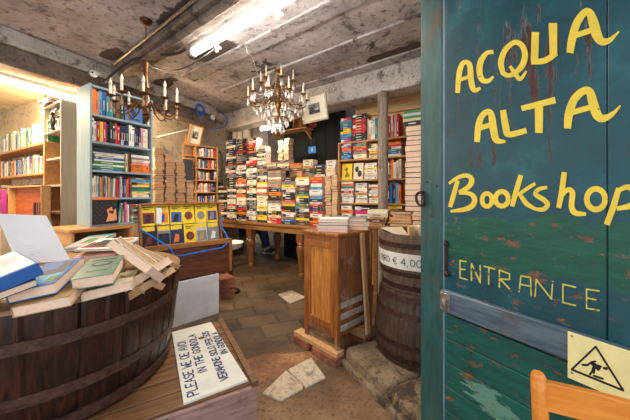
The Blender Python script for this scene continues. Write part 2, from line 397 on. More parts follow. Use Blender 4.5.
# ------------------------------------------------------------------ the setting
o = MB().box(-6, 4, -1.2, 8.2, -.12, 0).build('floor', M_floor, smooth=0); struct(o); floor = o
def slab_px(pts, h=.012):
    ps = [onz(x, y, h) for x, y in pts]
    q = MB().slab([(p.x, p.y) for p in ps], -.02, h).build('paving_stone', M_slab, floor, bevel=.006); return q
slab_px([(262, 393), (286, 370), (303, 383), (303, 388), (281, 400)])
slab_px([(288, 369), (311, 357), (326, 377), (306, 387)])
slab_px([(278, 294), (292, 290), (306, 297), (290, 303)])
o = MB().box(-6, 4, -.0, 8.2, 2.84, 2.95).build('ceiling', M_ceil, smooth=0); struct(o)
fr_ = Fr(onz(300, 60, 2.84).x, onz(300, 60, 2.84).y, .795, -.607)
for y0_, w_, d_ in ((-.02, .30, .022), (.55, .22, .018), (-.62, .20, .015), (1.0, .16, .02)):
    rough(-1.5, 2.2, y0_, y0_+w_, 2.84-d_, 2.845, .006, .06, y0_, .006).build('ceiling_rib', M_ceil, o, smooth=50, M=fr_.M)
def wall(name, x0, y0, x1, y1, m, z0=0, z1=2.84, t=.12):
    fr = Fr(x0, y0, x1-x0, y1-y0); l = math.hypot(x1-x0, y1-y0)
    o = MB().box(0, l, 0, t, z0, z1).build(name, m, smooth=0, M=fr.M); return struct(o), fr
# back beam (with plaster above) running from the far left corner to the right, over the post
fb = Fr(-1.75, 5.31, 2.42, -1.85)
o = MB().box(0, 4.6, 0, .26, 2.53, 2.84).build('trim_beam_back', M_beam, bevel=.02, M=fb.M); struct(o)
# left beam, low side
fl = Fr(-2.84-.45*1.6, 2.52-1.6, .45, 1)
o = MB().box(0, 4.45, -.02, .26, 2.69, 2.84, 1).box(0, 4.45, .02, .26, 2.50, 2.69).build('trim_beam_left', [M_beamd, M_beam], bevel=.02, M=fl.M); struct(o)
# flat ceiling beam beside the lamp
fm = Fr(-2.36, 3.30, .795, -.607)
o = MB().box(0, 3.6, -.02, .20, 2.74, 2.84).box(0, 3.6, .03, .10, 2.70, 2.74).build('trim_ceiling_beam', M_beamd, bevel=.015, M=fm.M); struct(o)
wall('wall_annex', -5.2, 4.55, -2.9, 3.17+.2, M_annex)
wall('wall_left', -2.9, 3.37, -1.75, 7.2, M_wall, t=.1)
fbw = Fr(fb.w(-.6, 1.95, 0).x, fb.w(-.6, 1.95, 0).y, 2.42, -1.85)
o = MB().box(-.9, 3.9, 0, .12, 0, 2.84).build('wall_back', M_wall, smooth=0, M=fbw.M); struct(o)
o = MB().box(-2.6, .1, 0, .1, 0, 2.84).build('wall_side', M_annex, smooth=0, M=Fr(-5.2, 4.55, .15, 1).M); struct(o)
o = MB().box(-3.2, .26, .26, 2.4, 2.60, 2.66).build('ceiling_annex', M_annex, smooth=0, M=Fr(fl.w(3.0, 0, 0).x, fl.w(3.0, 0, 0).y, .45, 1).M); struct(o)
# wall behind the right bookcase and round to the door
fs = Fr(.3286, 4.0, .85, -.527)
o = MB().box(.14, 1.75, .34, .44, 0, 2.84).build('wall_right', M_wall, smooth=0, M=fs.M); struct(o)
p0 = fs.w(1.7, .36, 0)
wall('wall_door', p0.x, p0.y, 1.02, 1.42, M_wall, t=.1)

# ------------------------------------------------------------------ lamps
def fluo(name, label, a, b, power, col=(255, 246, 230), r=.03, es=14):
    a, b = Vector(a), Vector(b); d = b-a
    fr = Fr(a.x, a.y, d.x, d.y, a.z); L = d.length
    t = thing(name, label, 'lamp', fr)
    MB().box(-.04, L+.04, -.022, .022, .035, .075).box(-.04, -.005, -.03, .03, -.035, .04).box(L+.005, L+.04, -.03, .03, -.035, .04).build('housing', M_white, t, bevel=.004)
    MB().tube([(0, 0, 0), (L, 0, 0)], r, 12).build('tube', emit('tube glow '+name+str(power), col, es), t)
    ld = bpy.data.lights.new('tube_light', 'AREA'); ld.shape = 'RECTANGLE'; ld.size = L; ld.size_y = .06
    ld.energy = power; ld.color = lin(col)[:3]
    lo = bpy.data.objects.new('tube_light', ld); COL.objects.link(lo); lo.parent = t; lo.location = (L/2, 0, -.05)
    return t
pa = Vector((-1.18, 2.74, 2.70)); pb = Vector((.05, 1.80, 2.70))
t = fluo('fluorescent_lamp', 'long bright white fluorescent tube on the ceiling in front', pa, pb, 18, (255, 246, 232), .034, 20)
MB().tube([(L_, 0, .07) for L_ in (.1, .1001)], .004, 6).tube([(.12, 0, .08), (.12, 0, .13)], .006, 6).tube([(1.4, 0, .08), (1.4, 0, .13)], .006, 6).build('hanger', M_steel, t)
na = fl.w(.9, .34, 0); nb = fl.w(2.75, .34, 0)
fluo('fluorescent_lamp', 'fluorescent tube running along the underside of left beam', (na.x, na.y, 2.44), (nb.x, nb.y, 2.44), 80, (255, 230, 186), .03, 3.5)
qa = at(262, 129, 5.15); qb = at(281, 131.5, 4.95)
fluo('fluorescent_lamp', 'short glowing lamp behind the crystal chandelier at back', qa, qb, 8, (255, 246, 236), .03, 9)
def bulb_lamp(loc, label, power, col, ceil=2.84):
    t = thing('pendant_bulb', label, 'lamp', M=Matrix.Translation(loc), group='bare bulbs behind the beams')
    top = ceil-loc[2]
    MB().tube([(0, 0, .06), (0, 0, top)], .004, 6).build('cable', M_cable, t)
    MB().lathe([(.012, .03), (.02, .035), (.02, .07), (.008, .08)], 12).build('socket', M_black, t)
    MB().ball((0, 0, 0), .04, 14).build('bulb', emit('warm bulb', col, 12), t)
    ld = bpy.data.lights.new('bulb_light', 'POINT'); ld.energy = power; ld.color = lin(col)[:3]; ld.shadow_soft_size = .045
    lo = bpy.data.objects.new('bulb_light', ld); COL.objects.link(lo); lo.parent = t; lo.location = (0, 0, -.06)
b1 = fl.w(3.05, .42, 0)
bulb_lamp((b1.x, b1.y, 2.52), 'warm bare bulb hidden behind the left beam', 75, (255, 228, 190))
bulb_lamp((-3.08, 3.20, 2.24), 'added bulb brightening the annex ceiling, hidden behind the beige bookcase', 60, (255, 224, 170), 2.60)  # extra bulb added out of view to brighten the annex ceiling
b2 = fs.w(.55, -.10, 0)
bulb_lamp((b2.x, b2.y, 2.66), 'warm bare bulb hidden above the right bookcase', 40, (255, 220, 168))

# ------------------------------------------------------------------ green door, jamb, sign
door = thing('door_1', None, None, fd); struct(door)
mb = MB()
xs_ = fd.hit(607, 200)[0]
zl_ = .735
mb.box(.003, xs_-.001, 0, .045, zl_, 2.32).box(xs_+.001, .80, 0, .045, zl_, 2.32)
for k in range(6): mb.box(.003, .80, 0, .045, .04+k*.1155, .04+(k+1)*.1155-.0025)
mb.build('door_panel', M_door, door, bevel=.003)
def dput(off):
    def f(p, k=0):
        x, z = fd.hit(p[0], p[1], -off); return (x, -off-.000004*k, z)
    return f
def scale(lines, s, oy):
    r = []
    for ln in lines:
        w = None
        if isinstance(ln, tuple): w, ln = ln
        q = [(420+x/s, oy+y/s) for x, y in ln]
        r.append((w/s, q) if w else q)
    return r
S3 = 551/210
def brush(strokes, put):                              # flat-brush strokes: (x, y, width) points, smoothed, square ends
    mb = MB(); k = 0
    for st_ in strokes:
        P = [Vector(p) for p in st_]; sm = []
        for i in range(len(P)-1):
            p0, p1, p2, p3 = P[max(i-1, 0)], P[i], P[i+1], P[min(i+2, len(P)-1)]
            for q in range(6):
                x = q/6; sm.append(.5*((2*p1)+(p2-p0)*x+(2*p0-5*p1+4*p2-p3)*x*x+(3*p1-p0-3*p2+p3)*x**3))
        sm.append(P[-1])
        for i in range(len(sm)-1):
            quad = []
            for c_ in (i, i+1):
                a, b = sm[max(c_-1, 0)], sm[min(c_+1, len(sm)-1)]
                d = Vector((b.x-a.x, b.y-a.y)).normalized(); n = Vector((-d.y, d.x))*sm[c_].z/2; c2 = Vector((sm[c_].x, sm[c_].y))
                quad += [c2-n, c2+n]
            k += 1; mb.add([put(p, k*.5) for p in (quad[0], quad[2], quad[3], quad[1])], [(0, 1, 2, 3)])
    return mb
def px2(strokes, sc, ox, oy, ws=1.0): return [[(ox+x/sc, oy+y/sc, w/sc*ws) for x, y, w in st_] for st_ in strokes]
ACQUA = [[(75,186,9),(78,150,11),(84,129,10),(93,124,9),(100,132,11),(102,160,12),(108,180,10),(121,176,6)],[(76,161,7),(102,152,7)],
 [(147,104,8),(134,106,9),(122,122,12),(119,142,12),(124,159,11),(136,162,9),(147,153,5)],
 [(166,146,10),(162,125,12),(170,101,11),(188,85,10),(203,90,11),(210,108,12),(205,130,12),(190,146,10),(175,151,9),(164,144,10)],[(180,132,6),(192,150,9),(201,158,8),(213,142,4)],
 [(231,64,15),(229,120,15)],[(222,124,10),(250,121,12),(273,106,11)],[(266,46,17),(267,109,15)],
 [(300,106,14),(304,80,16),(313,48,16),(328,26,14),(339,25,15),(347,45,20),(354,70,20),(364,83,16),(380,80,10),(398,63,3)],[(305,73,11),(350,58,11)]]
ALTA = [[(114,284,11),(117,252,13),(124,232,12),(136,223,11),(143,231,13),(147,258,15),(153,280,13),(171,283,5)],[(116,257,10),(147,248,10)],
 [(166,220,12),(172,256,14),(178,269,12),(213,261,11)],[(203,217,11),(271,200,13)],[(238,210,17),(238,266,15)],
 [(295,257,14),(298,228,17),(308,200,16),(325,183,15),(339,183,16),(346,205,19),(354,229,19),(366,237,15),(385,228,9),(401,211,3)],[(297,227,11),(350,212,11)]]
BOOK = [[(99,80,11),(87,122,13),(79,150,11)],[(76,88,7),(100,72,10),(124,67,11),(136,79,14),(127,97,13),(102,111,9)],[(102,113,8),(130,114,11),(143,127,14),(139,144,14),(120,155,13),(80,161,7)],
 [(x,y,12) for x, y in ell(176,131,13,17)],[(x,y,13) for x, y in ell(215,128,17,19)],[(265,66,13),(252,110,14),(242,148,12)],[(303,88,9),(280,102,10),(258,118,9)],[(262,116,10),(280,141,13),(301,153,8)],
 [(334,98,9),(312,103,11),(303,116,12),(324,130,13),(335,143,13),(322,156,12),(294,153,7)],
 [(379,58,14),(372,110,15),(364,152,13)],[(370,124,9),(388,104,12),(400,113,15),(398,148,15),(408,165,15),(436,168,9)],[(x,y,15) for x, y in ell(462,129,24,27)],
 [(522,100,15),(507,150,17),(490,196,16)],[(515,110,11),(545,97,14),(566,116,16),(556,144,16),(516,154,11)]]
ENTR = [[(105,290),(105,335)],[(105,290),(121,293)],[(105,312),(118,314)],[(105,335),(123,340)],[(135,342),(135,298),(158,348),(158,303)],
 [(168,305),(196,312)],[(181,308),(180,352)],[(208,360),(208,315),(235,325),(235,340),(210,338),(240,370)],
 [(260,372),(265,330),(290,335),(292,382)],[(262,352),(291,358)],[(302,384),(305,340),(345,391),(348,345)],
 [(408,360),(375,352),(375,400),(408,408)],[(470,370),(437,365),(437,415),(470,421)],[(437,388),(461,393)]]
for nm, ls in (('ACQUA', px2(ACQUA, 2, 420, 0)), ('ALTA', px2(ALTA, 2, 420, 0)), ('Bookshop', px2(BOOK, S3, 420, 150))):
    o = brush(ls, dput(.0012)).build('painted_word', M_yel, door, smooth=0)
    o['label'] = 'yellow hand-painted word %s on the green door' % nm
o = ribbons(scale(ENTR, S3, 150), 1.5, dput(.0012)).build('painted_word', M_yel2, door, smooth=0)
o['label'] = 'thin yellow word ENTRANCE on the green door'
z0, z1 = fd.hit(446, 313, -.03)[1], fd.hit(446, 291, -.03)[1]
MB().box(.0, .8, -.03, 0, z0, z1).build('cross_bar', W_bar, door, bevel=.006)['label'] = 'weathered blue grey cross bar'
MB().box(.004, .052, -.036, -.03, z0+.012, z1-.01).tube([(.028, -.042, z0+.03), (.028, -.042, z1-.035)], .011, 10).build('latch_plate', M_steel, door, bevel=.002)
mb = MB(); h0 = fd.hit(447, 240, 0)[1]
mb.box(.006, .018, -.008, 0, h0-.17, h0).ball((.018, -.01, h0-.02), .012, 8).ball((.02, -.01, h0-.16), .014, 8).build('hinge', M_iron, door, bevel=.002)
mb = MB()
for (x, y) in ((471, 353), (470, 367), (492, 285)):
    qx, qz = fd.hit(x, y); mb.ball((qx, 0, qz), (.006, .003, .006), 8)
mb.build('nail', M_iron, door)
# jamb: the frame board the door hangs on
fj = Fr(fd.w(-.146, .012, 0).x, fd.w(-.146, .012, 0).y, .5075, -.8616)
jamb = thing('door_frame', None, None, fj); struct(jamb)
MB().box(0, .128, 0, .07, 0, 2.5).build('jamb_board', M_jamb, jamb, bevel=.004)
MB().box(.129, .146, .0, .06, 0, 2.5).build('jamb_strip', plain('blue grey strip', (92, 122, 140), .5, .15, 0, 8), jamb, bevel=.003)
mb = MB()
for (x, y) in ((427, 182), (437, 186), (432, 216), (421, 270)):
    qx, qz = fj.hit(x, y)
    mb.ball((max(.01, min(qx, .12)), 0, qz), (.006, .004, .006), 8)
mb.build('screw', M_iron, jamb)
rx, rz = fj.hit(417.5, 199, -.02); rx = .012
mb = MB(); mb.tube([(rx+.026*math.cos(q), -.016-.006*math.sin(q), rz+.034*math.sin(q)) for q in [2*math.pi*i/18 for i in range(18)]], .007, 8, closed=True)
mb.tube([(rx+.006, .0, rz+.036), (rx+.006, -.022, rz+.036)], .007, 8).build('ring_handle', M_iron, jamb)
# warning sign
sgn = thing('warning_sign', 'pale yellow warning plate with black stumbling figure in triangle', 'sign', fd)
xs, zt = fd.hit(568, 331, -.034); zb = fd.hit(568, 377, -.034)[1]
MB().box(xs, xs+.245, -.038, -.032, zb, zt).build('plate', plain('pale yellow plate', (238, 228, 164), .4, .03), sgn, bevel=.001)
SS = 420/100.0
def sp(ls):
    r = []
    for w, ln in ls: r.append((w/SS, [(530+x/SS, 320+y/SS) for x, y in ln]))
    return r
pic = ribbons(sp([(9,[(276,112),(175,208),(392,296),(276,112)])]), 2, dput(.0385))
pic.build('triangle', M_black, sgn, smooth=0)
ribbons(sp([(17,[(262,182),(280,196),(288,204)]),(9,[(258,178),(240,190),(220,188)]),(10,[(266,198),(262,215),(252,228)]),(9,[(272,200),(268,222)]),(8,[(284,190),(298,196),(286,210)]),(8,[(258,176),(275,174)]),
            (12,[(312,202),(322,204)]),(9,[(268,234),(306,247)])]), 2, dput(.0385)).build('stumbling_figure', M_black, sgn, smooth=0)
mb = MB()
for (x, y) in ((572, 336), (572, 373)):
    qx, qz = fd.hit(x, y, -.038); mb.ball((qx, -.038, qz), (.004, .002, .004), 8)
mb.build('screw', M_steel, sgn)
# ------------------------------------------------------------------ books: every one is listed first, the ~300 largest in view become objects
PAL = {'black':(30,29,32),'white':(232,228,218),'cream':(228,212,178),'red':(192,34,34),'dark red':(122,30,34),'navy':(30,42,84),'blue':(34,92,164),
 'sky blue':(74,160,200),'teal':(28,128,136),'green':(52,126,66),'dark green':(32,70,50),'yellow':(240,204,40),'orange':(234,122,34),'brown':(112,70,44),
 'tan':(186,146,100),'grey':(128,128,130),'pale grey':(188,188,190),'pink':(222,158,160),'magenta':(206,32,120),'purple':(84,54,110),'beige':(206,190,160)}
CM = {k: plain('cover '+k, c, .62, .07, 0, 20) for k, c in PAL.items()}
BOOKS = []
def book_mesh(mb, L, Wd, T, deco, m0=0, M=None):
    """lying: x along the spine, spine at y=0, z thickness; slots 0 cover, 1 pages, 2 and 3 spine print"""
    c = min(.004, T*.12)
    mb.box(-L/2, L/2, 0, Wd, 0, c, m0, M).box(-L/2, L/2, 0, Wd, T-c, T, m0, M)
    mb.box(-L/2, L/2, 0, c*1.2, c, T-c, m0, M)
    mb.box(-L/2+.003, L/2-.003, c, Wd-.003, c, T-c, m0+1, M)
    e = -.0006
    if deco & 1: mb.box(-L*.26, L*.14, e, 0, T*.40, T*.62, m0+2, M)
    if deco & 2: mb.box(L*.34, L*.42, e, 0, T*.2, T*.8, m0+3, M)
    if deco & 4: mb.box(-L*.46, -L*.39, e, 0, T*.25, T*.75, m0+2, M)
    if deco & 8: mb.box(-L*.5, -L*.22, e, 0, T*.04, T*.96, m0+3, M)
def add_book(M, L, Wd, T, col, label, group, deco=None, pages='', edge=False, parts=False):
    loc = M.translation; Y = max(loc.y, .3); px = CX+F*loc.x/Y
    area = max(L*T, .35*L*Wd*abs(H-loc.z)/Y)*(F/Y)**2
    if px < -25 or px > 655: area *= .02
    if deco is None: deco = random.choice((1, 1, 1, 3, 5, 9, 3, 0)) if T > .018 else random.choice((0, 1))
    dk = {'black', 'navy', 'dark red', 'dark green', 'blue', 'red', 'purple', 'brown', 'teal', 'magenta', 'green'}
    d1 = random.choice(('white', 'cream', 'white', 'pale grey', 'white', 'yellow') if col in dk else ('black', 'navy', 'red', 'brown', 'black'))
    d2 = random.choice(('red', 'white', 'pale grey', 'sky blue', 'cream') if col in dk else ('red', 'navy', 'black', 'tan', 'black'))
    BOOKS.append(dict(M=M, L=L, W=Wd, T=T, col=col, label=label, group=group, deco=deco, page=pages or random.choice(('a', 'a', 'b')), d=(d1, d2), area=area*random.uniform(.97, 1.03)))
R_STAND = Matrix(((0, 0, -1, 0), (0, 1, 0, 0), (1, 0, 0, 0), (0, 0, 0, 1)))
def pick(p): return random.choice(p)
MIX = ['black']*4+['white']*5+['cream']*4+['red']*2+['navy']*2+['blue']*2+['yellow']*2+['orange']*2+['green']+['brown']*2+['grey']+['pale grey']*2+['tan']*2+['sky blue']+['dark red']
def stack(fr, x, y, z, ztop, L, Wd, pal, where, group, tmin=.025, tmax=.055, edge=False, jit=.012, noun='book', seq=None):
    items = []; zz = z; k = 0
    while zz < ztop-.012:
        T = rnd(tmin, tmax); T = min(T, ztop-zz+.012); l = L*rnd(.86, 1.04); w = Wd*rnd(.86, 1.0)
        c = seq[k % len(seq)] if seq else pick(pal); k += 1
        items.append((zz, T, l, w, c)); zz += T+.0006
    n = len(items)
    for i, (zb, T, l, w, c) in enumerate(items):
        a = rnd(-.06, .06); dx = rnd(-jit, jit); dy = rnd(0, jit*1.6)
        M = fr.M @ Matrix.Translation((x+dx, y+dy, zb)) @ Matrix.Rotation(a, 4, 'Z')
        if edge: M = M @ Matrix.Translation((0, w, 0)) @ Matrix.Rotation(math.pi, 4, 'Z')
        o_ = ORD[n-i] if n-i < len(ORD) else '%dth' % (n-i)
        place = 'topmost in' if i == n-1 else ('lowest in' if i == 0 else o_+' from top in')
        add_book(M, l, w, T, c, f"{c} {noun} {place} {where}", group, edge=edge, deco=0 if edge else None, pages='b' if edge else '')
    return zz
def row(fr, x0, x1, y, z, hmin, hmax, Wd, pal, where, group, tmin=.016, tmax=.042, lean=0, noun='book', seq=None, edge=False):
    x = x0; k = 0; items = []
    while x < x1-tmin:
        T = min(rnd(tmin, tmax), x1-x); c = seq[k % len(seq)] if seq else pick(pal); k += 1
        items.append((x, T, rnd(hmin, hmax), Wd*rnd(.85, 1), c)); x += T+.0008+abs(lean)*.012
    for i, (xx, T, h, w, c) in enumerate(items):
        a = rnd(-.3, 1)*lean
        M = fr.M @ Matrix.Translation((xx+T, y+rnd(0, .02), z+h/2+max(0, math.sin(abs(a))*T))) @ Matrix.Translation((0, 0, -h/2)) @ Matrix.Rotation(a, 4, 'Y') @ Matrix.Translation((0, 0, h/2)) @ R_STAND
        if edge: M = M @ Matrix.Translation((0, w, 0)) @ Matrix.Rotation(math.pi, 4, 'X') @ Matrix.Translation((0, 0, -T))
        add_book(M, h, w, T, c, f"{c} {noun} standing {ORD[i+1] if i+1 < len(ORD) else str(i+1)+'th'} from left {where}", group)

# ------------------------------------------------------------------ round vat full of books, on the low platform
pf = Fr(-.3267-.326*1.0, 1.55-.18*1.0, .326*1.0, .18*1.0)
c0 = onz(256, 381, .27)
pf = Fr(c0.x, c0.y, .326, .19)                      # origin at the near right corner, x to the right, y away
plat = thing('wooden_platform', 'low worn wooden platform on the floor under the vat', 'platform', pf)
mb = MB()
for k in range(7):
    mb.box(-1.62, -.004, .004+k*.125, .125+k*.125-.004, .235, .27)
mb.build('deck_boards', W_plat, plat, bevel=.004)
MB().box(-1.62, 0, -.022, .004, .0, .255).build('front_board', W_platf, plat, bevel=.004)['label'] = 'pinkish worn front board'
MB().box(-.022, 0, .004, .88, .0, .234).box(-1.6, -1.58, .004, .88, 0, .234).build('side_board', W_platf, plat, bevel=.004)
MB().box(-.03, .006, -.026, .88, .255, .285).build('edge_strip', W_plat, plat, bevel=.003)
MB().box(-.50, -.44, -.027, -.018, .215, .262).tube([(-.47, -.03, .235), (-.47, -.05, .225), (-.45, -.05, .222)], .006, 6).build('clasp', M_steel, plat, bevel=.001)
sb = thing('painted_board', 'white board with blue handwritten gondola notice lying on platform', 'sign', pf)
q = [onz(171.8, 332, .284), onz(211, 321.8, .284), onz(247.7, 379.4, .284), onz(183.6, 403, .284)]
q = [pf.M.inverted() @ p for p in q]; q2 = [(p.x, p.y) for p in q]
MB().slab([q2[3], q2[2], q2[1], q2[0]], .2705, .284).build('board', plain('white board paint', (226, 222, 208), .5, .05, 0, 5), sb, bevel=.002)
ex = (Vector(q2[0])-Vector(q2[3])); Lb = ex.length; ex.normalize(); ey = Vector((-ex.y, ex.x))   # text runs away from the camera
if ey.dot(Vector(q2[2])-Vector(q2[3])) > 0: ey = -ey
def bput(p, k=0):
    v = Vector(q2[3])+ex*p[0]+ey*p[1]; return (v.x, v.y, .2846+.000003*k)
ls = text_lines('PLEASE WE OE AVOI', .03, -.072, .05, 4.75)+text_lines('IN THE GONDOLA', .20, -.142, .045, 5.3)
ls += text_lines('VERAHONE SOLO PER SOS', .07, -.232, .042, 4.5)+text_lines('IN GONDOLA', .33, -.292, .042, 5)
ribbons(ls, .0080, bput).build('handwriting', M_ink, sb, smooth=0)
mb = MB(); mb.slab([(x*.022+bput((.62, -.175))[0], y*.018+bput((.62, -.175))[1]) for x, y in ell(0, 0, 1, 1, 9)[:-1]], .284, .2846).build('paint_chip', W_plat, sb)

TC = Vector((-1.49, 1.63, .2702))
ft = Fr(TC.x, TC.y, 1, 0, TC.z)
vat = thing('wooden_vat', 'large dark round wooden vat heaped with loose books at left', 'barrel', ft)
n = 44; sgm = 6
def srad(j): return 1-(.011 if j % sgm == 0 else 0)+.004*math.sin((j//sgm)*2.7)
MB().lathe([(.53, 0), (.56, .02), (.594, .2), (.615, .38), (.628, .565), (.628, .575), (.60, .575), (.594, .40), (.58, .39)], n*sgm, 0, None, srad).build('staves', W_dark, vat, smooth=25)
MB().lathe([(.592, .565), (.633, .565), (.634, .583), (.592, .583)], 96).build('rim', W_rim, vat, smooth=30)
for zz, hh in ((.02, .05), (.17, .05), (.40, .05)):
    r0 = .565+.135*(zz/.575)**.8*.47; 
    r0 = .558+.066*(zz/.565)
    r1 = .558+.066*((zz+hh)/.565)
    MB().lathe([(r0, zz), (r0+.016, zz), (r1+.016, zz+hh), (r1, zz+hh)], 96).build('hoop', W_hoop, vat, smooth=30)
MB().lathe([(.592, .45), (.593, .47)], 48).build('inner_boards', W_dark, vat)
zi = TC.z+.48

# books in the vat: placed by their place on the heap
NEAR = []
def vat_book(name_col, label, c, L, Wd, T, yaw, pitch=0, roll=0, top=None, page='page edges', art=None):
    M = Matrix.Translation(Vector(c)) @ Matrix.Rotation(math.radians(yaw), 4, 'Z') @ Matrix.Rotation(math.radians(pitch), 4, 'X') @ Matrix.Rotation(math.radians(roll), 4, 'Y')
    t = thing('book', label, 'book', M=M, group='books heaped in the vat')
    cc = .003
    MB().box(-L/2, L/2, -Wd/2, Wd/2, 0, cc).box(-L/2, L/2, -Wd/2, Wd/2, T-cc, T).box(-L/2, -L/2+cc, -Wd/2, Wd/2, cc, T-cc).build('cover', CM[name_col], t, bevel=.001)
    mb = MB()
    k = max(2, int(T/.008))
    for i in range(k): mb.box(-L/2+cc, L/2-.004+(i % 2)*.0012, -Wd/2+.004-(i % 2)*.0012, Wd/2-.004, cc+(T-2*cc)*i/k, cc+(T-2*cc)*(i+1)/k)
    mb.build('pages', MATS[page], t)
    if art:
        mb = MB(); ms = []
        for (x0, x1, y0, y1, colr) in art:
            ms.append(CM[colr] if colr in CM else MATS[colr])
            mb.box(L*x0, L*x1, Wd*y0, Wd*y1, T, T+.0008+.0002*len(ms), len(ms)-1)
        mb.build('cover_print', ms, t)
    return t
def flat_book(col, label, nl, nr, zt, depth, T, art=None, page='page edges', tilt=0):
    A, B = onz(nl[0], nl[1], zt), onz(nr[0], nr[1], zt)
    d = B-A; yaw = math.atan2(d.y, d.x); n_ = Vector((-math.sin(yaw), math.cos(yaw), 0))
    c = (A+B)/2+n_*depth/2
    return vat_book(col, label, (c.x, c.y, zt-T), d.length, depth, T, math.degrees(yaw), tilt, 0, page=page, art=art)
def corner_book(col, label, a, b, d, T, art=None, page='page edges', spine='left'):
    A, B, D = at(*a), at(*b), at(*d)
    x = (B-A).normalized(); y = D-A; y = (y-x*y.dot(x)); Wd = y.length; y.normalize(); z = x.cross(y); L = (B-A).length
    M = Matrix.Translation(A) @ Matrix((x, y, z)).transposed().to_4x4()
    t = vat_book(col, label, (0, 0, 0), L, Wd, T, 0, page=page, art=art); t.matrix_world = M @ Matrix.Translation((L/2, Wd/2, -T))
    if spine == 'near': MB().box(-L/2, L/2, -Wd/2-.0012, -Wd/2+.002, 0, T).build('spine', CM[col], t, bevel=.0008)
    return t
def beam_book(col, label, p1, Y1, p2, Y2, T, Wd, art=None, page='browned page edges', twist=0):
    A, B = at(p1[0], p1[1], Y1), at(p2[0], p2[1], Y2)
    x = (B-A).normalized(); v = ((A+B)/2-Vector((0, 0, H))).normalized()
    y = (v-x*v.dot(x)).normalized(); z = x.cross(y)
    R = Matrix((x, y, z)).transposed().to_4x4() @ Matrix.Rotation(math.radians(twist), 4, 'X')
    M = Matrix.Translation((A+B)/2) @ R
    t = vat_book(col, label, (0, 0, 0), (B-A).length, Wd, T, 0, page=page, art=art); t.matrix_world = M @ Matrix.Translation((0, Wd/2, -T/2)); return t
corner_book('tan', 'thick paperback lying under the blue picture book in vat', (10, 308, 1.04), (69, 296, 1.10), (28, 285, 1.25), .042)
corner_book('beige', 'thick cream paperback lying lowest at the rim of vat', (80, 293, 1.2), (131, 281, 1.28), (98, 278, 1.45), .04)
corner_book('blue', 'blue picture book with green and white cover lying in vat', (4, 293.6, 1.05), (54, 283, 1.10), (34, 266, 1.30), .045, art=[(-.42, .42, -.42, .1, 'sky blue'), (-.3, .4, -.1, .38, 'navy'), (-.4, .1, .1, .36, 'blue'), (.2, .42, -.4, -.2, 'green')])
t = corner_book('teal', 'grey green book with black oval on its cover', (70, 280, 1.16), (113, 273.5, 1.22), (86.6, 259.6, 1.38), .048)
for c in t.children:
    if c.name.startswith('cover'): c.data.materials[0] = plain('sage cover', (88, 118, 104), .45, .06)
mb = MB(); mb.slab(ell(.0, .03, .042, .030, 28)[:-1], .048, .0486, 0).slab(ell(.0, .03, .031, .019, 28)[:-1], .0486, .0492, 1).box(-.05, .05, .08, .092, .048, .0486, 0).box(-.04, .04, -.06, -.054, .048, .0486, 0)
mb.build('cover_print', [M_black, plain('sage cover', (88, 118, 104))], t)
corner_book('blue', 'blue and white hardback at the far left end of vat', (-10, 282, .98), (38, 262.7, 1.08), (-8, 259, 1.25), .05, art=[(-.48, .46, -.46, .49, 'white'), (-.3, .3, -.1, .2, 'pale grey')], spine='near')
corner_book('navy', 'book lying beneath the blue and white hardback in vat', (-14, 297, .97), (36, 279, 1.07), (-8, 275, 1.24), .028, art=[(-.4, .4, -.4, .4, 'white')])
corner_book('pink', 'pink topped paperback under the glossy magazines in vat', (72, 258, 1.55), (114, 255, 1.58), (80, 244, 1.76), .034, art=[(-.4, .4, -.4, .4, 'tan')])
corner_book('white', 'glossy magazine with red brown picture lying in vat', (74, 249.5, 1.57), (118, 248, 1.60), (83, 239, 1.80), .014, art=[(-.45, .3, -.4, .1, 'dark red'), (-.1, .45, .1, .4, 'orange'), (-.3, .2, -.2, .3, 'black'), (.1, .4, -.4, -.1, 'sky blue')])
corner_book('teal', 'magazine with teal edge at the back of vat', (58, 250, 1.68), (92, 246, 1.72), (70, 238, 1.98), .02, art=[(-.4, .4, -.4, .3, 'pink'), (-.2, .2, -.2, .2, 'green')])
beam_book('beige', 'paperback leaning on its edge beside the green book', (109, 242), 1.50, (149, 270), 1.36, .042, .13, page='page edges')
beam_book('white', 'white paperback leaning behind the other leaning paperback in vat', (118, 238), 1.62, (158, 266), 1.50, .03, .14, art=[(-.1, .1, -.4, .4, 'blue')])
beam_book('cream', 'curled white paperback leaning at the back of the vat', (134, 246), 1.74, (168, 262), 1.66, .025, .13)
beam_book('cream', 'thick paperback resting against the vat rim, pages outward', (131, 284), 1.33, (171, 259), 1.56, .04, .13, page='page edges')
beam_book('tan', 'brown edged paperback lowest at right rim of the vat', (140, 290), 1.36, (175, 268), 1.60, .036, .12)
beam_book('yellow', 'small patterned paperback standing beside the green book', (118, 280), 1.38, (131, 284), 1.34, .05, .10, art=[(-.4, .4, -.4, .4, 'black')])
beam_book('brown', 'brown paperback deep in the vat between the leaning books', (124, 272), 1.55, (150, 282), 1.48, .04, .12)
for col, lab, nl, nr, zt, dp, T in (('cream', 'cream paperback flat behind the leaning ones in vat', (96, 268), (140, 263), .80, .2, .045), ('tan', 'tan paperback flat at the far right inside of vat', (132, 262), (166, 258), .80, .2, .045),
    ('orange', 'orange paperback under magazines at the back of vat', (84, 254), (122, 250), .845, .24, .045), ('brown', 'brown book behind the blue and white hardback in vat', (-14, 270), (22, 264), .93, .2, .04),
    ('white', 'white book lying deep behind the pale tilted cover in vat', (20, 252), (62, 247), .86, .22, .05), ('dark red', 'dark red book at the far edge of vat heap', (100, 250), (134, 248), .815, .16, .05),
    ('grey', 'grey book in the middle of vat heap under blue picture book', (26, 290), (66, 282), .86, .26, .10), ('brown', 'thick brown book wedged under the pink topped paperback', (72, 268), (112, 264), .895, .2, .14)):
    flat_book(col, lab, nl, nr, zt, dp, T)
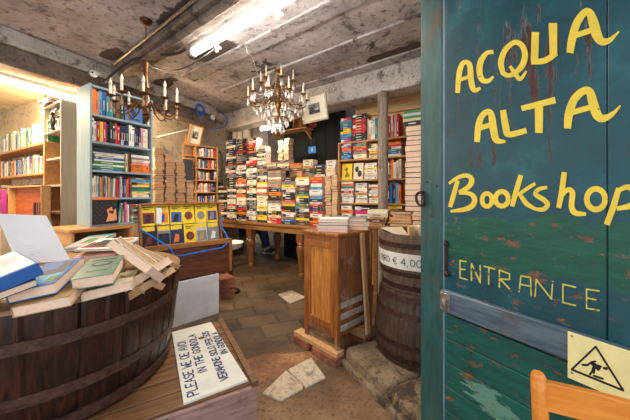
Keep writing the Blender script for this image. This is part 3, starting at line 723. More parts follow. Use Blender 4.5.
for k, (x, y, a, L_, W_, col) in enumerate(((-1.72, 1.55, 20, .24, .17, 'tan'), (-1.80, 1.80, -30, .22, .15, 'dark red'), (-1.60, 1.95, 70, .25, .18, 'cream'), (-1.42, 1.78, 10, .22, .15, 'navy'), (-1.52, 1.30, -40, .2, .14, 'green'))):
    vat_book(col, f"{col} book lying flat {('far left','at the left','at the back','in the middle','at the near left')[k]} inside the vat, hidden by the heap", (x, y, zi+.002), L_, W_, .05, a)
# the pale open cover standing up
A, B, D = at(17, 264, 1.30), at(71, 262, 1.42), at(-8, 214, 1.46)
x = (B-A).normalized(); y = (D-A); L_, W_ = (B-A).length, (y-x*y.dot(x)).length; sh = y.dot(x)
y = (y-x*y.dot(x)).normalized(); z = x.cross(y)
M = Matrix.Translation(A) @ Matrix((x, y, z)).transposed().to_4x4()
t = thing('book', 'large book with pale grey blank cover tilted up in vat', 'book', M=M, group='books heaped in the vat')
MB().slab([(0, 0), (L_, 0), (L_+sh*.9, W_), (sh*.9, W_)], 0, .004).build('cover', plain('pale grey cover', (206, 206, 212), .4, .03, 0, 5), t)
MB().slab([(.006, .004), (L_-.006, .004), (L_+sh*.9-.008, W_-.006), (sh*.9+.006, W_-.006)], -.022, 0).build('pages', M_page, t)
ribbons([[(L_*.35+.03*math.sin(i*1.3), .05+.02*i/2) for i in range(9)], [(L_*.5+.02*math.cos(i*1.7), .04+.015*i/2) for i in range(8)]], .0015, lambda p, k=0: (p[0]+sh*.3, p[1], .0042)).build('cover_print', plain('faint grey', (176, 176, 184)), t)

# ------------------------------------------------------------------ trunk with yellow guide books, white panel box under it
fc = Fr(-1.60, 2.66, .755, .64)
LC, DC = .835, .24
zc0, zc1 = .44, .80
chest = thing('wooden_chest', 'open dark wooden chest on white box, lid full of yellow guides', 'chest', Fr(-1.60, 2.66, .755, .64, 0))
mb = MB(); mb.box(0, LC, 0, .02, zc0, zc1).box(0, LC, DC-.02, DC, zc0, zc1).box(0, .02, .02, DC-.02, zc0, zc1).box(LC-.02, LC, .02, DC-.02, zc0, zc1).box(.02, LC-.02, .02, DC-.02, zc0, zc0+.02)
mb.build('chest_body', W_chest, chest, bevel=.004)
each('corner_post', [(-.012, .02, -.012, .05, zc0-.004, zc1), (LC-.02, LC+.014, -.012, .05, zc0-.004, zc1)], W_chestl, chest, .004)
mb = MB(); mb.box(-.012, LC+.012, -.014, .03, zc1-.045, zc1+.006).build('front_rail', W_chestl, chest, bevel=.004)
mb = MB()
for x in (.16, LC-.12):
    mb.box(x-.012, x+.012, -.02, -.012, zc1-.10, zc1-.05).ball((x, -.022, zc1-.08), .008, 8)
mb.build('clasp', M_black, chest)
# lid stands up at the back, leaning a little
ML = Matrix.Translation((-.03, DC-.08, zc1-.055)) @ Matrix.Rotation(math.radians(-10), 4, 'X')
LH = .475
lid = MB(); lid.box(0, LC, .05, .065, 0, LH).box(0, .02, -.02, .05, 0, LH).box(LC-.02, LC, -.02, .05, 0, LH).box(.02, LC-.02, -.02, .05, LH-.018, LH).box(.02, LC-.02, -.02, .05, 0, .02)
lo = lid.build('lid', W_chestl, chest, bevel=.003); lo.matrix_local = ML
pics = [('dark red','black'),('orange','blue'),('blue','black'),('brown','dark red'),('grey','black'),('purple','grey'),
        ('black','dark red'),('black','navy'),('navy','orange'),('dark red','brown'),('grey','tan'),('grey','white')]
bw = (LC-.05)/6
for r in range(2):
    for k in range(6):
        a, b = pics[r*6+k]
        M = fc.M @ ML @ Matrix.Translation((.026+bw*k, .028-.016*r, .224*(1-r)+.022)) @ Matrix.Rotation(math.radians(rnd(-3, 3)), 4, 'Y')
        t = thing('guide_book', f"yellow guide book with {a} picture, {ORD[k+1]} from left in {'upper' if r == 0 else 'lower'} row of chest lid", 'book', M=M, group='yellow guide books in the chest lid')
        dk = r == 1 and k in (0, 1, 2, 4, 5)
        w, h = bw-.006, .216
        MB().box(0, w, -.001, .0, 0, h).box(0, w, .012, .013, 0, h).box(0, .001, 0, .012, 0, h).build('cover', CM['yellow'] if not dk else CM[('black', 'grey', 'navy', '', 'pale grey', 'grey')[k]], t)
        MB().box(.001, w-.002, 0, .012, .002, h-.002).build('pages', M_page, t)
        mb = MB(); y0 = -.0016
        mb.box(w*.08, w*.92, y0, -.001, h*.10, h*.62, 0)
        if (r, k) in ((0, 3), (1, 3), (0, 4)):
            mb = MB(); mb.prism(ell(w*.5, h*.40, w*.34, h*.22, 20)[:-1], y0, -.001, 0)
        else: mb.prism([(w*.2, h*.14), (w*.62, h*.16), (w*.7, h*.5), (w*.4, h*.56)], y0-.0006, -.001, 1)
        if (r, k) in ((0, 3), (1, 3)): mb.prism(ell(w*.5, h*.38, w*.17, h*.13, 12)[:-1], y0-.0006, -.001, 1)
        for j, (x0, x1) in enumerate(((.1, .85), (.15, .6))): mb.box(w*x0, w*x1, y0, -.001, h*(.86-.09*j), h*(.90-.09*j), 2)
        if dk: mb.box(w*.06, w*.94, y0-.0003, -.001, h*.76, h*.97, 3)
        mb.build('cover_print', [CM[a], CM[b], CM['black'], CM['yellow']], t)
# white leaflet tucked between two guides
MB().box(0, .05, 0, .002, 0, .17).build('leaflet', M_white, None, M=fc.M @ ML @ Matrix.Translation((.15, .0, .26)) @ Matrix.Rotation(.05, 4, 'Y'))
tag(bpy.data.objects['leaflet'], 'narrow white leaflet tucked between yellow guides in chest lid', 'leaflet')
# blue cord
def lidp(x, y, z): return ML @ Vector((x, y, z))
pts = [lidp(-.006, -.03, .22), Vector((.10, .10, .86)), Vector((.20, -.03, zc1-.03)), Vector((.235, -.03, zc1-.11)), Vector((.28, -.032, zc1-.115)), Vector((.5, -.03, zc1-.098)), Vector((LC-.11, -.03, zc1-.085)), Vector((LC-.06, -.02, zc1-.05)), Vector((LC-.03, .02, zc1+.02)), lidp(LC-.004, -.03, .16), lidp(LC-.01, -.02, .3)]
o = MB().tube(pts, .0085, 8).build('cord', M_blue, M=fc.M); tag(o, 'bright blue cord strung across the front of the open chest', 'cord')
fw = Fr(-1.379, 2.77, 1.02, 1.0)
bx = thing('white_box', 'white painted box standing on floor under the chest', 'box', fw)
A = onz(176, 327, 0); B = onz(219, 313, 0); fw = Fr(A.x-.3*(B.x-A.x), A.y-.3*(B.y-A.y), B.x-A.x, B.y-A.y); bx.matrix_world = fw.M
LW = (B-A).length*1.3
MB().box(0, LW, 0, .016, 0, .436).build('front_panel', M_panel, bx, bevel=.002)
MB().box(0, .016, .017, .3, 0, .436).box(LW-.016, LW, .017, .3, 0, .436).box(0.017, LW-.017, .284, .3, 0, .436).build('side_panel', M_panel, bx, bevel=.002)
# bricks and basin to the right of the chest
p = onz(223, 301, 0)
for k in range(4):
    fr = Fr(p.x, p.y+.06, .8, .6)
    o = MB().box(-.06, .13, 0, .24, 0, .062).build('brick', M_brick, bevel=.004, M=Matrix.Translation((0, 0, .0625*k)) @ fr.M @ Matrix.Rotation(rnd(-.08, .08), 4, 'Z'))
    tag(o, 'red brick, %s of the small pile beside the white box' % ('lowest', 'second', 'third', 'topmost')[k], 'brick', 'bricks piled beside the white box')
p = at(230.5, 246, 3.75)
t = thing('basin', 'round white basin on a stand just right of the chest', 'basin', M=Matrix.Translation((p.x, p.y, 0)))
zr = p.z+.05
MB().lathe([(.06, zr-.10), (.13, zr-.07), (.165, zr-.01), (.175, zr), (.165, zr+.004), (.12, zr-.05), (.02, zr-.08)], 32).build('bowl', M_white, t)
MB().lathe([(.13, 0), (.12, .03), (.03, .06), (.025, zr-.12), (.06, zr-.101)], 20).build('stand', W_dark, t)
o = MB().slab(ell(0, 0, .10, .07, 11)[:-1], 0, .03).build('crumpled_cloth', plain('cloth', (196, 182, 164), .8, .1), M=Matrix.Translation((p.x, p.y, zr-.052)))
bpy.data.objects.remove(o)

# ------------------------------------------------------------------ cabinet on bricks and planks
NC = Vector((.172, 2.15, 0))
dx, dy = .69, -.724
LCb, DCb = .385, .42
fcab = Fr(NC.x-LCb*dx, NC.y-LCb*dy, dx, dy)
cab = thing('cabinet', 'small chestnut wood cabinet raised on bricks beside the barrels', 'cabinet', fcab)
z0 = .10; zt = 1.0
mb = MB(); mb.box(.012, LCb-.012, .02, DCb-.02, z0+.09, zt-.03).build('body', W_cabs, cab, bevel=.003)
each('corner_post', [(x, x+.035, y, y+.035, z0+.05, zt-.025) for x in (0, LCb-.035) for y in (0, DCb-.035)], W_cab, cab, .003)
for x in (0, LCb-.035):
    for y in (0, DCb-.035): MB().box(x+.002, x+.033, y+.002, y+.033, z0, z0+.06).build('leg', W_cabs, cab, bevel=.004)
each('front_rail', [(.036, LCb-.036, .002, .02, zt-.075, zt-.03)], W_cab, cab, .002)
each('front_rail', [(.036, LCb-.036, .002, .02, z0+.085, z0+.135)], W_cabs, cab, .002)
d_ = MB(); d_.box(.036, .075, .0, .02, z0+.137, zt-.077).box(LCb-.075, LCb-.036, .0, .02, z0+.137, zt-.077).box(.076, LCb-.076, .0, .02, zt-.125, zt-.077).box(.076, LCb-.076, .0, .02, z0+.137, z0+.19)
d_ = d_.build('door', W_cab, cab, bevel=.003)
MB().box(.076, LCb-.076, .010, .02, z0+.19, zt-.125).build('door_panel', W_cabp, d_, bevel=.001)
MB().box(-.012, LCb+.012, -.012, DCb+.012, zt-.028, zt).build('top', W_cab, cab, bevel=.006)
mb = MB()
for z in (z0+.13, z0+.22, z0+.31): mb.box(LCb-.004, LCb-.0005, .04, DCb-.04, z, z+.05)
mb.build('side_batten', plain('whitish worn wood', (164, 146, 132), .7, .2, 0, 12), cab, bevel=.002)
MB().box(LCb+.001, LCb+.003, .05, .056, .72, .80).build('key_plate', M_brassd, cab)
# leaning plank on the right
o = MB().box(-.022, .022, -.011, .011, 0, .82).build('plank', W_plank, bevel=.002, M=fcab.M @ Matrix.Translation((LCb+.075, .29, .165)) @ Matrix.Rotation(math.radians(-4.2), 4, 'Y') @ Matrix.Rotation(math.radians(90), 4, 'Z'))
tag(o, 'narrow raw plank leaning upright against the cabinet side', 'plank')
# supports
o = MB().box(-.10, LCb+.02, -.035, .06, .062, .098).build('plank', W_plank, bevel=.003, M=fcab.M); tag(o, 'worn plank lying under the front feet of the cabinet', 'plank')
o = MB().box(-.06, LCb+.0, DCb-.07, DCb+.02, .062, .098).build('plank', W_plank, bevel=.003, M=fcab.M); tag(o, 'plank under the rear feet of the cabinet, mostly hidden', 'plank')
for (x0, x1, y0, y1, lab) in ((LCb-.24, LCb+.025, -.05, .075, 'red brick under the right front foot of the cabinet'), (-.10, .09, -.04, .07, 'brick under the left front foot of the cabinet'), (LCb-.2, LCb+.01, DCb-.09, DCb+.03, 'brick under the rear plank of the cabinet'), (-.06, .1, DCb-.09, DCb+.03, 'brick under left rear foot of the cabinet')):
    o = MB().box(x0, x1, y0, y1, 0, .061).build('brick', M_brick, bevel=.006, M=fcab.M); tag(o, lab, 'brick')

# ------------------------------------------------------------------ stone kerb and two stacked barrels
A = onz(349, 368, 0); B = onz(398, 417, 0)
fk = Fr(A.x, A.y, B.x-A.x, B.y-A.y)
kerb = thing('trim_kerb', None, None, fk); struct(kerb)
random.seed(11)
x = -.06
for L_ in (.50, .80):
    rough(x, x+L_-.004, rnd(-.008, .004), .60, .0, .132, .009, .03, x, .034).build('kerb_stone', M_stone, kerb, smooth=60); x += L_
rough(-.06, 1.2, -.035, .02, -.01, .045, .007, .03, 5, .012).build('lower_course', M_stone, kerb, smooth=60)
def barrel(name, label, c, zb, prof, mat, hoops, n=26):
    t = thing(name, label, 'barrel', M=Matrix.Translation((c[0], c[1], zb)) @ Matrix.Rotation(.4, 4, 'Z'), group=None)
    rr = lambda j: 1-.014*(1 if j % 6 == 0 else 0)
    ht = prof[-1][1]
    inner = [(prof[-1][0]-.028, ht), (prof[-1][0]-.03, ht-.10), (0.01, ht-.10)]
    MB().lathe([(.01, .0)]+prof+inner, n*6, 0, None, rr).build('staves', mat, t, smooth=25)
    for z_, h_ in hoops:
        def R(z):
            for (r0, a), (r1, b) in zip(prof, prof[1:]):
                if a <= z <= b: return r0+(r1-r0)*(z-a)/(b-a)
            return prof[-1][0]
        MB().lathe([(R(z_)-.004, z_), (R(z_)+.004, z_), (R(z_+h_)+.004, z_+h_), (R(z_+h_)-.004, z_+h_)], 72).build('hoop', M_iron, t, smooth=30)
    return t
bc = (.80, 2.13)
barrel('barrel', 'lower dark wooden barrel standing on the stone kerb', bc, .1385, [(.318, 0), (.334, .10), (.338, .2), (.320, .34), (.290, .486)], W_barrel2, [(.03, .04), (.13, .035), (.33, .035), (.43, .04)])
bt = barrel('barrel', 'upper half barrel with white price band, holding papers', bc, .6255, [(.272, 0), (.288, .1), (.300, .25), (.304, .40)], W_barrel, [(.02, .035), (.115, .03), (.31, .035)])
# white price band
mb = MB(); vs = []; fcs = []
a0, a1 = math.radians(165), math.radians(296); n = 24; zA, zB = .165, .275
for i in range(n+1):
    q = a0+(a1-a0)*i/n-.4
    for z_, r_ in ((zA, .299), (zB, .3065)): vs += [(r_*math.cos(q), r_*math.sin(q), z_), ((r_-.004)*math.cos(q), (r_-.004)*math.sin(q), z_)]
for i in range(n):
    k = i*4; j = k+4
    fcs += [(k, j, j+2, k+2), (k+1, k+3, j+3, j+1), (k, k+1, j+1, j), (k+2, j+2, j+3, k+3)]
mb.add(vs, fcs); band = mb.build('price_band', plain('white card', (222, 216, 206), .6, .05, 0, 8), bt); band['label'] = 'white card band reading LIBRO € 4,00'
def cput(p, k=0):
    q = math.radians(172)-.4+p[0]/.30; r_ = .3002+(p[1]-.165)*.0682; return (r_*math.cos(q), r_*math.sin(q), p[1])
ribbons(text_lines('LIBRO', .03, .198, .042, 4.9)+text_lines('€ 4,00', .215, .194, .048, 4.9), .005, cput).build('handwriting', M_inkd, band, smooth=0)
# card and books in the top barrel
A, B, C_ = at(381, 228, 2.03), at(414, 243, 1.93), at(402, 227, 2.16)
mb = MB(); n_ = Vector((0, .002, .003))
vs = [A, B, C_, A+n_, B+n_, C_+n_]
mb.add(vs, [(0, 2, 1), (3, 4, 5), (0, 1, 4, 3), (1, 2, 5, 4), (2, 0, 3, 5)]); o = mb.build('card', plain('cream card', (222, 204, 178), .6, .05))
tag(o, 'cream card sticking out of the upper barrel', 'card')
for k in range(4):
    M = Matrix.Translation((bc[0]-.12+.075*k, bc[1]-.16+.02*k, .928)) @ Matrix.Rotation(.2*k-.2, 4, 'Z') 
    add_book(M @ Matrix.Translation((.02, 0, .075)) @ R_STAND, .15, .12, .035, ('tan', 'cream', 'black', 'white')[k], f"{('tan','cream','black','white')[k]} book standing in the upper barrel", 'books in the upper barrel')
random.seed(5)
# ------------------------------------------------------------------ long table and its stacks of books
ft = Fr(-1.94, 5.48, 1.81, -1.26)
ZT = .83
table = thing('table', 'long old oak table with turned legs under stacked books', 'table', ft)
TL = 2.6; TD = .95
MB().box(0, TL, 0, TD, ZT-.05, ZT).build('tabletop', W_table, table, bevel=.008)
mb = MB(); mb.box(.10, TL-.1, .03, .055, ZT-.14, ZT-.051).box(.10, TL-.1, TD-.055, TD-.03, ZT-.14, ZT-.051).box(.1, .125, .056, TD-.056, ZT-.14, ZT-.051).box(TL-.125, TL-.1, .056, TD-.056, ZT-.14, ZT-.051)
mb.build('apron', W_table, table, bevel=.004)
leg_prof = [(.055, 0), (.062, .02), (.055, .06), (.04, .085), (.052, .11), (.045, .16), (.058, .30), (.078, .42), (.082, .47), (.06, .51), (.07, .53), (.06, .55), (.065, .56)]
for px, yy in ((251, .10), (301.5, .10), (277.5, TD-.12)):
    x, _ = ft.hit(px, 250, yy)
    g = MB(); g.lathe(leg_prof, 20).box(-.06, .06, -.06, .06, .555, ZT-.051)
    o = g.build('leg', W_leg, table, smooth=40); o.location = (x, yy, 0)
x, _ = ft.hit(218, 250, .12)
o = MB().lathe(leg_prof, 20).box(-.06, .06, -.06, .06, .555, ZT-.051).build('leg', W_leg, table, smooth=40); o.location = (.12, TD-.12, 0)
o = MB().lathe(leg_prof, 20).box(-.06, .06, -.06, .06, .555, ZT-.051).build('leg', W_leg, table, smooth=40); o.location = (TL-.18, .12, 0)
# front stacks: left edge pixel columns read from the photograph's stacks, turned into places along the table
cols = [218.5, 227.5, 236.5, 246.5, 257, 268, 282, 296, 309.5, 323]
tops = [186, 175, 172, 170, 170, 169, 178, 178, 177, 178]
yel = [(5, 'yellow')]
pals = [['black']*6+['red', 'white', 'navy', 'grey', 'cream', 'brown'], ['black']*5+['white', 'red', 'cream', 'dark green', 'grey', 'white'], ['white', 'cream', 'black', 'black', 'red', 'navy', 'white', 'black', 'orange'],
        ['black', 'cream', 'magenta', 'white', 'yellow', 'black', 'pale grey', 'black', 'white', 'grey', 'black'], ['yellow', 'red', 'black', 'navy', 'white', 'grey', 'cream', 'black', 'black', 'white'], ['yellow', 'white', 'orange', 'black', 'cream', 'red', 'black', 'white', 'black', 'tan', 'grey'],
        ['pale grey', 'black', 'cream', 'blue', 'red', 'white', 'black', 'yellow', 'grey', 'tan'], ['white', 'black', 'yellow', 'navy', 'brown', 'green', 'black', 'black'], ['black', 'white', 'navy', 'orange', 'sky blue', 'white', 'red', 'cream']]
nm = ['first', 'second', 'third', 'fourth', 'fifth', 'sixth', 'seventh', 'eighth', 'ninth']
for k in range(9):
    xa, _ = ft.hit(cols[k], 210, .05); xb, _ = ft.hit(cols[k+1], 210, .05)
    _, zt = ft.hit((cols[k]+cols[k+1])/2, tops[k], .05)
    stack(ft, (xa+xb)/2, .035, ZT+.0005, zt, (xb-xa)*.96, .15, pals[k], f'{nm[k]} front stack from left on long table', f'{nm[k]} front stack of books on the long table', .028, .058, jit=.007)
xa, _ = ft.hit(326, 210, .05); 
for j, (pxa, ty) in enumerate(((328.5, 176), (334.5, 174))):
    xa, _ = ft.hit(pxa, 210, .04); _, zt = ft.hit(pxa, ty, .04)
    stack(ft, xa, .02, ZT+.0005, zt, .10, .17, ['brown', 'tan', 'cream', 'brown'], ('first' if j == 0 else 'second')+' narrow brown stack at right end of long table', 'narrow brown stacks on the long table', .03, .055, edge=True, jit=.01)
# raised plank shelf behind the front stacks
rack = thing('bookcase', 'low plank bookcase on the table behind the front stacks', 'bookcase', ft)
zs = ft.hit(300, 177.5, .25)[1]
XR0, XR1 = .05, 2.56
MB().box(XR0, XR1, .22, .93, zs-.022, zs).build('shelf', W_shelf, rack, bevel=.002)
each('upright', [(x, x+.02, .24, .90, ZT+.0005, zs-.0225) for x in (XR0, .9, 1.8, XR1-.02)], W_shelf, rack, .002)
nm2 = ORD[1:]
backs = [(226, 140, 'dark'), (237, 139, 'dark'), (247, 139, 'red'), (257.5, 146, 'mix'), (266.5, 163, 'mix'), (277.5, 160, 'mix'), (290, 164, 'brown'), (303, 160, 'mix'), (314, 164, 'mix'), (326, 160, 'white'), (336, 166, 'white')]
PB = {'dark': ['black', 'black', 'navy', 'dark red', 'grey', 'white', 'black', 'red'], 'red': ['red', 'black', 'white', 'dark red', 'navy', 'black'], 'mix': ['black', 'white', 'cream', 'black', 'grey', 'navy', 'red', 'tan', 'white'], 'brown': ['brown', 'tan', 'cream', 'orange', 'brown'], 'white': ['white', 'cream', 'white', 'pale grey']}
for k in range(len(backs)-1):
    pxa, ty, pn = backs[k]; xa, _ = ft.hit(pxa, 170, .26); xb, _ = ft.hit(backs[k+1][0], 170, .26)
    _, zt = ft.hit((pxa+backs[k+1][0])/2, ty, .26)
    stack(ft, (xa+xb)/2, .24, zs+.0005, zt, (xb-xa)*.95, .15, PB[pn], f'{nm2[k]} stack from left on plank shelf behind table', f'{nm2[k]} stack on the plank shelf behind the table', .028, .06, jit=.008)
# tall narrow stack of browned books behind
for j, (px, ty) in enumerate(((281, 141), (287, 138))):
    xa, _ = ft.hit(px, 150, .50); _, zt = ft.hit(px, ty, .50)
    stack(ft, xa, .47, zs+.0005, zt, .115, .15, ['brown', 'tan', 'cream', 'beige'], ('left' if j == 0 else 'right')+' of two tall brown stacks beneath the chandelier', 'tall brown stacks beneath the chandelier', .03, .055, edge=True, jit=.012)
# ------------------------------------------------------------------ dark plank partition with notices
fp = Fr(ft.w(0, 1.10, 0).x, ft.w(0, 1.10, 0).y, 1.81, -1.26)
xa, _ = fp.hit(284, 150); xb, _ = fp.hit(345, 150); _, zt = fp.hit(300, 116)
part = thing('door_2', None, None, fp); struct(part)
M_part = wood('near black planks', (8, 10, 9), (22, 24, 21), 2, .9, 1, .3)
mb = MB(); w = (xb-xa)/7
for k in range(7): mb.box(xa+w*k, xa+w*k+w-.004, 0, .03, 0, zt)
mb.build('planks', M_part, part, bevel=.003)
for (x0, x1, y0, y1, c, lab) in ((308.5, 316, 146, 153.5, 'sky blue', 'small bright blue notice on the dark plank door'), (309, 317, 122, 128.5, 'red', 'small dull red notice high on the dark plank door')):
    a, b = fp.hit(x0, y1), fp.hit(x1, y0)
    o = MB().box(a[0], b[0], -.004, -.0005, a[1], b[1]).build('notice', plain('notice '+c, (20, 136, 206) if c == 'sky blue' else (138, 44, 34), .5, .06), M=fp.M); tag(o, lab, 'notice')
    if c == 'sky blue':
        cx_ = (a[0]+b[0])/2; cz_ = (a[1]+b[1])/2
        m2 = MB().box(cx_-.012, cx_+.012, -.0046, -.004, cz_-.035, cz_+.035).build('notice_print', M_white, o)
# small shelf with things under the beam, beside chandelier
xa, zz = fp.hit(270, 131, -.25); xb, _ = fp.hit(306, 131, -.25)
sh = thing('wall_shelf', 'short wooden wall shelf above the dark plank door', 'shelf', fp)
zz = fp.hit(295, 129, -.2)[1]
MB().box(xa, xb, -.25, .0, zz-.025, zz).build('board', W_shelf, sh, bevel=.002)
for x_ in (xa+.05, xb-.07):
    MB().prism([(-.24, -.026), (-.0, -.026), (-.0, -.2)], x_, x_+.02, 0, Matrix.Translation((0, 0, zz)) @ Matrix(((0, 1, 0, 0), (1, 0, 0, 0), (0, 0, 1, 0), (0, 0, 0, 1)))).build('bracket', W_shelf, sh)
q0 = fp.hit(293, 128, -.2)[0]; q1 = fp.hit(301, 128, -.2)[0]
bxo = thing('wooden_box', 'small open wooden box standing on the short wall shelf', 'box', fp)
MB().box(q0, q1, -.03, -.02, zz+.0005, zz+.22).box(q0, q0+.012, -.2, -.031, zz+.0005, zz+.22).box(q1-.012, q1, -.2, -.031, zz+.0005, zz+.22).box(q0+.012, q1-.012, -.2, -.031, zz+.0005, zz+.012).box(q0+.012, q1-.012, -.2, -.031, zz+.208, zz+.22).build('carcass', W_shelf, bxo)
# pale boxes stacked high at the left end of table
pb_ = fp
for k, (x0, x1, y0, y1, lab) in enumerate(((232, 242, 131, 146, 'pale cardboard box, lowest left of those high behind stacks'), (243, 262, 133, 145, 'pale cardboard box on right, high behind dark book stacks'), (233, 248, 123, 131, 'pale cardboard box on top, high behind dark book stacks'))):
    a, b = ft.hit(x0, y1, .75), ft.hit(x1, y0, .75)
    zbase = zs+.0005
    tb = thing('cardboard_box', lab, 'box', ft, group='pale boxes behind the stacks')
    zb = zbase if k < 2 else ztop+.001
    if k == 0: ztop = b[1]-.0
    z1_ = ztop if k < 2 else b[1]
    M_box = plain('pale card', (226, 218, 204), .8, .06, 0, 6)
    MB().box(a[0]+.003, b[0]-.003, .75, .93, zb, z1_).build('carton', M_box, tb, bevel=.003)
    MB().box((a[0]+b[0])/2-.02, (a[0]+b[0])/2+.02, .7485, .7497, zb+.002, z1_-.002).build('tape', plain('tape', (176, 150, 112), .4), tb)
    if k == 2: pass
# ------------------------------------------------------------------ tall bookcase at right, post in front
rc = thing('bookcase', 'pine bookcase with open bays behind the weathered post', 'bookcase', fs)
zsh = [fs.hit(360, y)[1] for y in (140.5, 158.5, 179.3, 203)]
zsh += [zsh[3]-.36, .12]
RL = 1.18; RD = .30
for z in zsh: MB().box(.0, RL, 0, RD, z-.022, z).build('shelf', W_shelf, rc, bevel=.002)
each('upright', [(x, x+.02, .004, RD, 0, zsh[0]-.0225) for x in (-.001, .60, RL-.02)], W_shelf, rc, .002)
MB().box(0, RL, RD, RD+.012, 0, zsh[0]).build('back_panel', W_shelf, rc)
def xr(px, yl=.02): return fs.hit(px, 170, yl)[0]
w1 = 'on top of right bookcase'
def seqstack(px0, px1, z, ytop, seq, where, t=(.03, .05), Wd=.2, edge=False, pal=MIX):
    xa, xb = xr(px0), xr(px1); zt = fs.hit((px0+px1)/2, ytop, .02)[1]
    stack(fs, (xa+xb)/2, .02, z+.0005, zt, (xb-xa)*.93, Wd, pal, where, 'books '+where.split(' of ')[-1], t[0], t[1], jit=.006, seq=seq, edge=edge)
seqstack(339.5, 351.5, zsh[0], 117, ['magenta', 'blue', 'sky blue', 'yellow', 'yellow', 'blue', 'teal', 'sky blue'], 'left stack on top of right bookcase', (.03, .045))
seqstack(352, 366.5, zsh[0], 114, ['black', 'black', 'black', 'red', 'red', 'red', 'dark red', 'red'], 'second stack on top of right bookcase', (.03, .045))
row(fs, xr(367), xr(384), .02, zsh[0]+.0005, .24, .30, .2, ['white', 'cream', 'pale grey', 'sky blue', 'white'], 'after the stacks on top of right bookcase', 'books on top of the right bookcase', seq=['pale grey', 'white', 'cream', 'white', 'teal', 'cream', 'white'], tmin=.02, tmax=.035)
row(fs, xr(388), xr(400), .02, zsh[0]+.0005, .26, .30, .2, MIX, 'right of the post on top of bookcase', 'books on top of the right bookcase', seq=['dark red', 'white', 'red', 'pale grey', 'red', 'white', 'dark red'], tmin=.02, tmax=.035)
wA = 'upper bay of right bookcase'
seqstack(340.5, 351.5, zsh[1], 143.5, ['blue', 'sky blue', 'navy', 'blue', 'orange', 'red', 'blue', 'white'], 'left stack in upper bay of right bookcase', (.022, .04))
seqstack(352.5, 367.5, zsh[1], 143, ['cream', 'white', 'tan', 'grey', 'red', 'orange', 'teal', 'tan'], 'middle stack in upper bay of right bookcase', (.022, .036))
seqstack(368.5, 378, zsh[1], 143, ['cream', 'tan', 'yellow', 'white', 'cream'], 'stack beside post in upper bay of right bookcase', (.02, .035))
seqstack(387, 402, zsh[1], 141, ['white', 'blue', 'teal', 'white', 'red', 'orange', 'red', 'red'], 'stack right of post in upper bay of bookcase', (.022, .036))
# face-out pair in the third bay
for (p0_, p1_, c, art, lab) in ((340.8, 350.8, 'yellow', 'a', 'yellow cover facing out'), (352.5, 362, 'cream', 'b', 'cream cover with black picture facing out')):
    xa, xb = xr(p0_), xr(p1_); h = (zsh[1]-zsh[2])-.05
    M = fs.M @ Matrix.Translation((xa, .05, zsh[2]+.001)) @ Matrix.Rotation(math.radians(-6), 4, 'X')
    t = thing('book', f'book with {lab} in middle bay of right bookcase', 'book', M=M, group='face-out books in the right bookcase')
    w = xb-xa
    MB().box(0, w, -.002, 0, 0, h).box(0, w, .022, .024, 0, h).box(0, .002, 0, .022, 0, h).build('cover', CM[c], t); MB().box(.002, w-.003, 0, .022, .002, h-.002).build('pages', M_page, t)
    mb = MB()
    if art == 'a': mb.prism([(w*.3, h*.15), (w*.45, h*.5), (w*.25, h*.62), (w*.45, h*.78), (w*.6, h*.7), (w*.55, h*.5), (w*.8, h*.2)], -.0028, -.002)
    else: mb.prism(ell(w*.35, h*.62, w*.2, h*.18, 12)[:-1], -.0028, -.002).prism(ell(w*.65, h*.35, w*.22, h*.2, 12)[:-1], -.0028, -.002)
    mb.build('cover_print', plain('olive print', (120, 104, 30)) if art == 'a' else M_black, t)
seqstack(363.5, 378, zsh[2], 164, ['white', 'pale grey', 'cream', 'white', 'yellow', 'white'], 'stack beside post in middle bay of right bookcase', (.025, .04))
row(fs, xr(387), xr(402), .02, zsh[2]+.0005, .20, .26, .2, MIX, 'right of the post in middle bay of bookcase', 'books in the middle bay of the right bookcase', seq=['cream', 'brown', 'orange', 'white', 'cream', 'white', 'grey'], tmin=.02, tmax=.035)
seqstack(340.5, 354, zsh[3], 182.5, ['white', 'white', 'pale grey', 'cream', 'red', 'white', 'teal', 'orange'], 'left stack in low bay of right bookcase', (.025, .04))
seqstack(354.5, 368, zsh[3], 182.5, ['cream', 'pale grey', 'white', 'tan', 'cream', 'white'], 'middle stack in low bay of right bookcase', (.025, .04))
seqstack(368.5, 379, zsh[3], 184, ['white', 'cream', 'orange', 'white', 'pale grey'], 'stack beside post in low bay of right bookcase', (.02, .04))
row(fs, xr(387), xr(402), .02, zsh[3]+.0005, .24, .29, .2, MIX, 'right of the post in low bay of bookcase', 'books in the low bay of the right bookcase', seq=['navy', 'blue', 'navy', 'sky blue', 'orange', 'dark red', 'white'], tmin=.022, tmax=.04)
seqstack(340.5, 353, zsh[4], 206, ['white', 'black', 'orange', 'white', 'orange'], 'left stack in bottom bay of right bookcase', (.04, .06))
seqstack(354, 378, zsh[4], 206, ['black', 'white', 'grey', 'white', 'magenta'], 'wide stack in bottom bay of right bookcase', (.04, .06))
seqstack(387, 402, zsh[4], 206, ['black', 'brown', 'yellow', 'orange'], 'stack right of post in bottom bay of bookcase', (.04, .06))
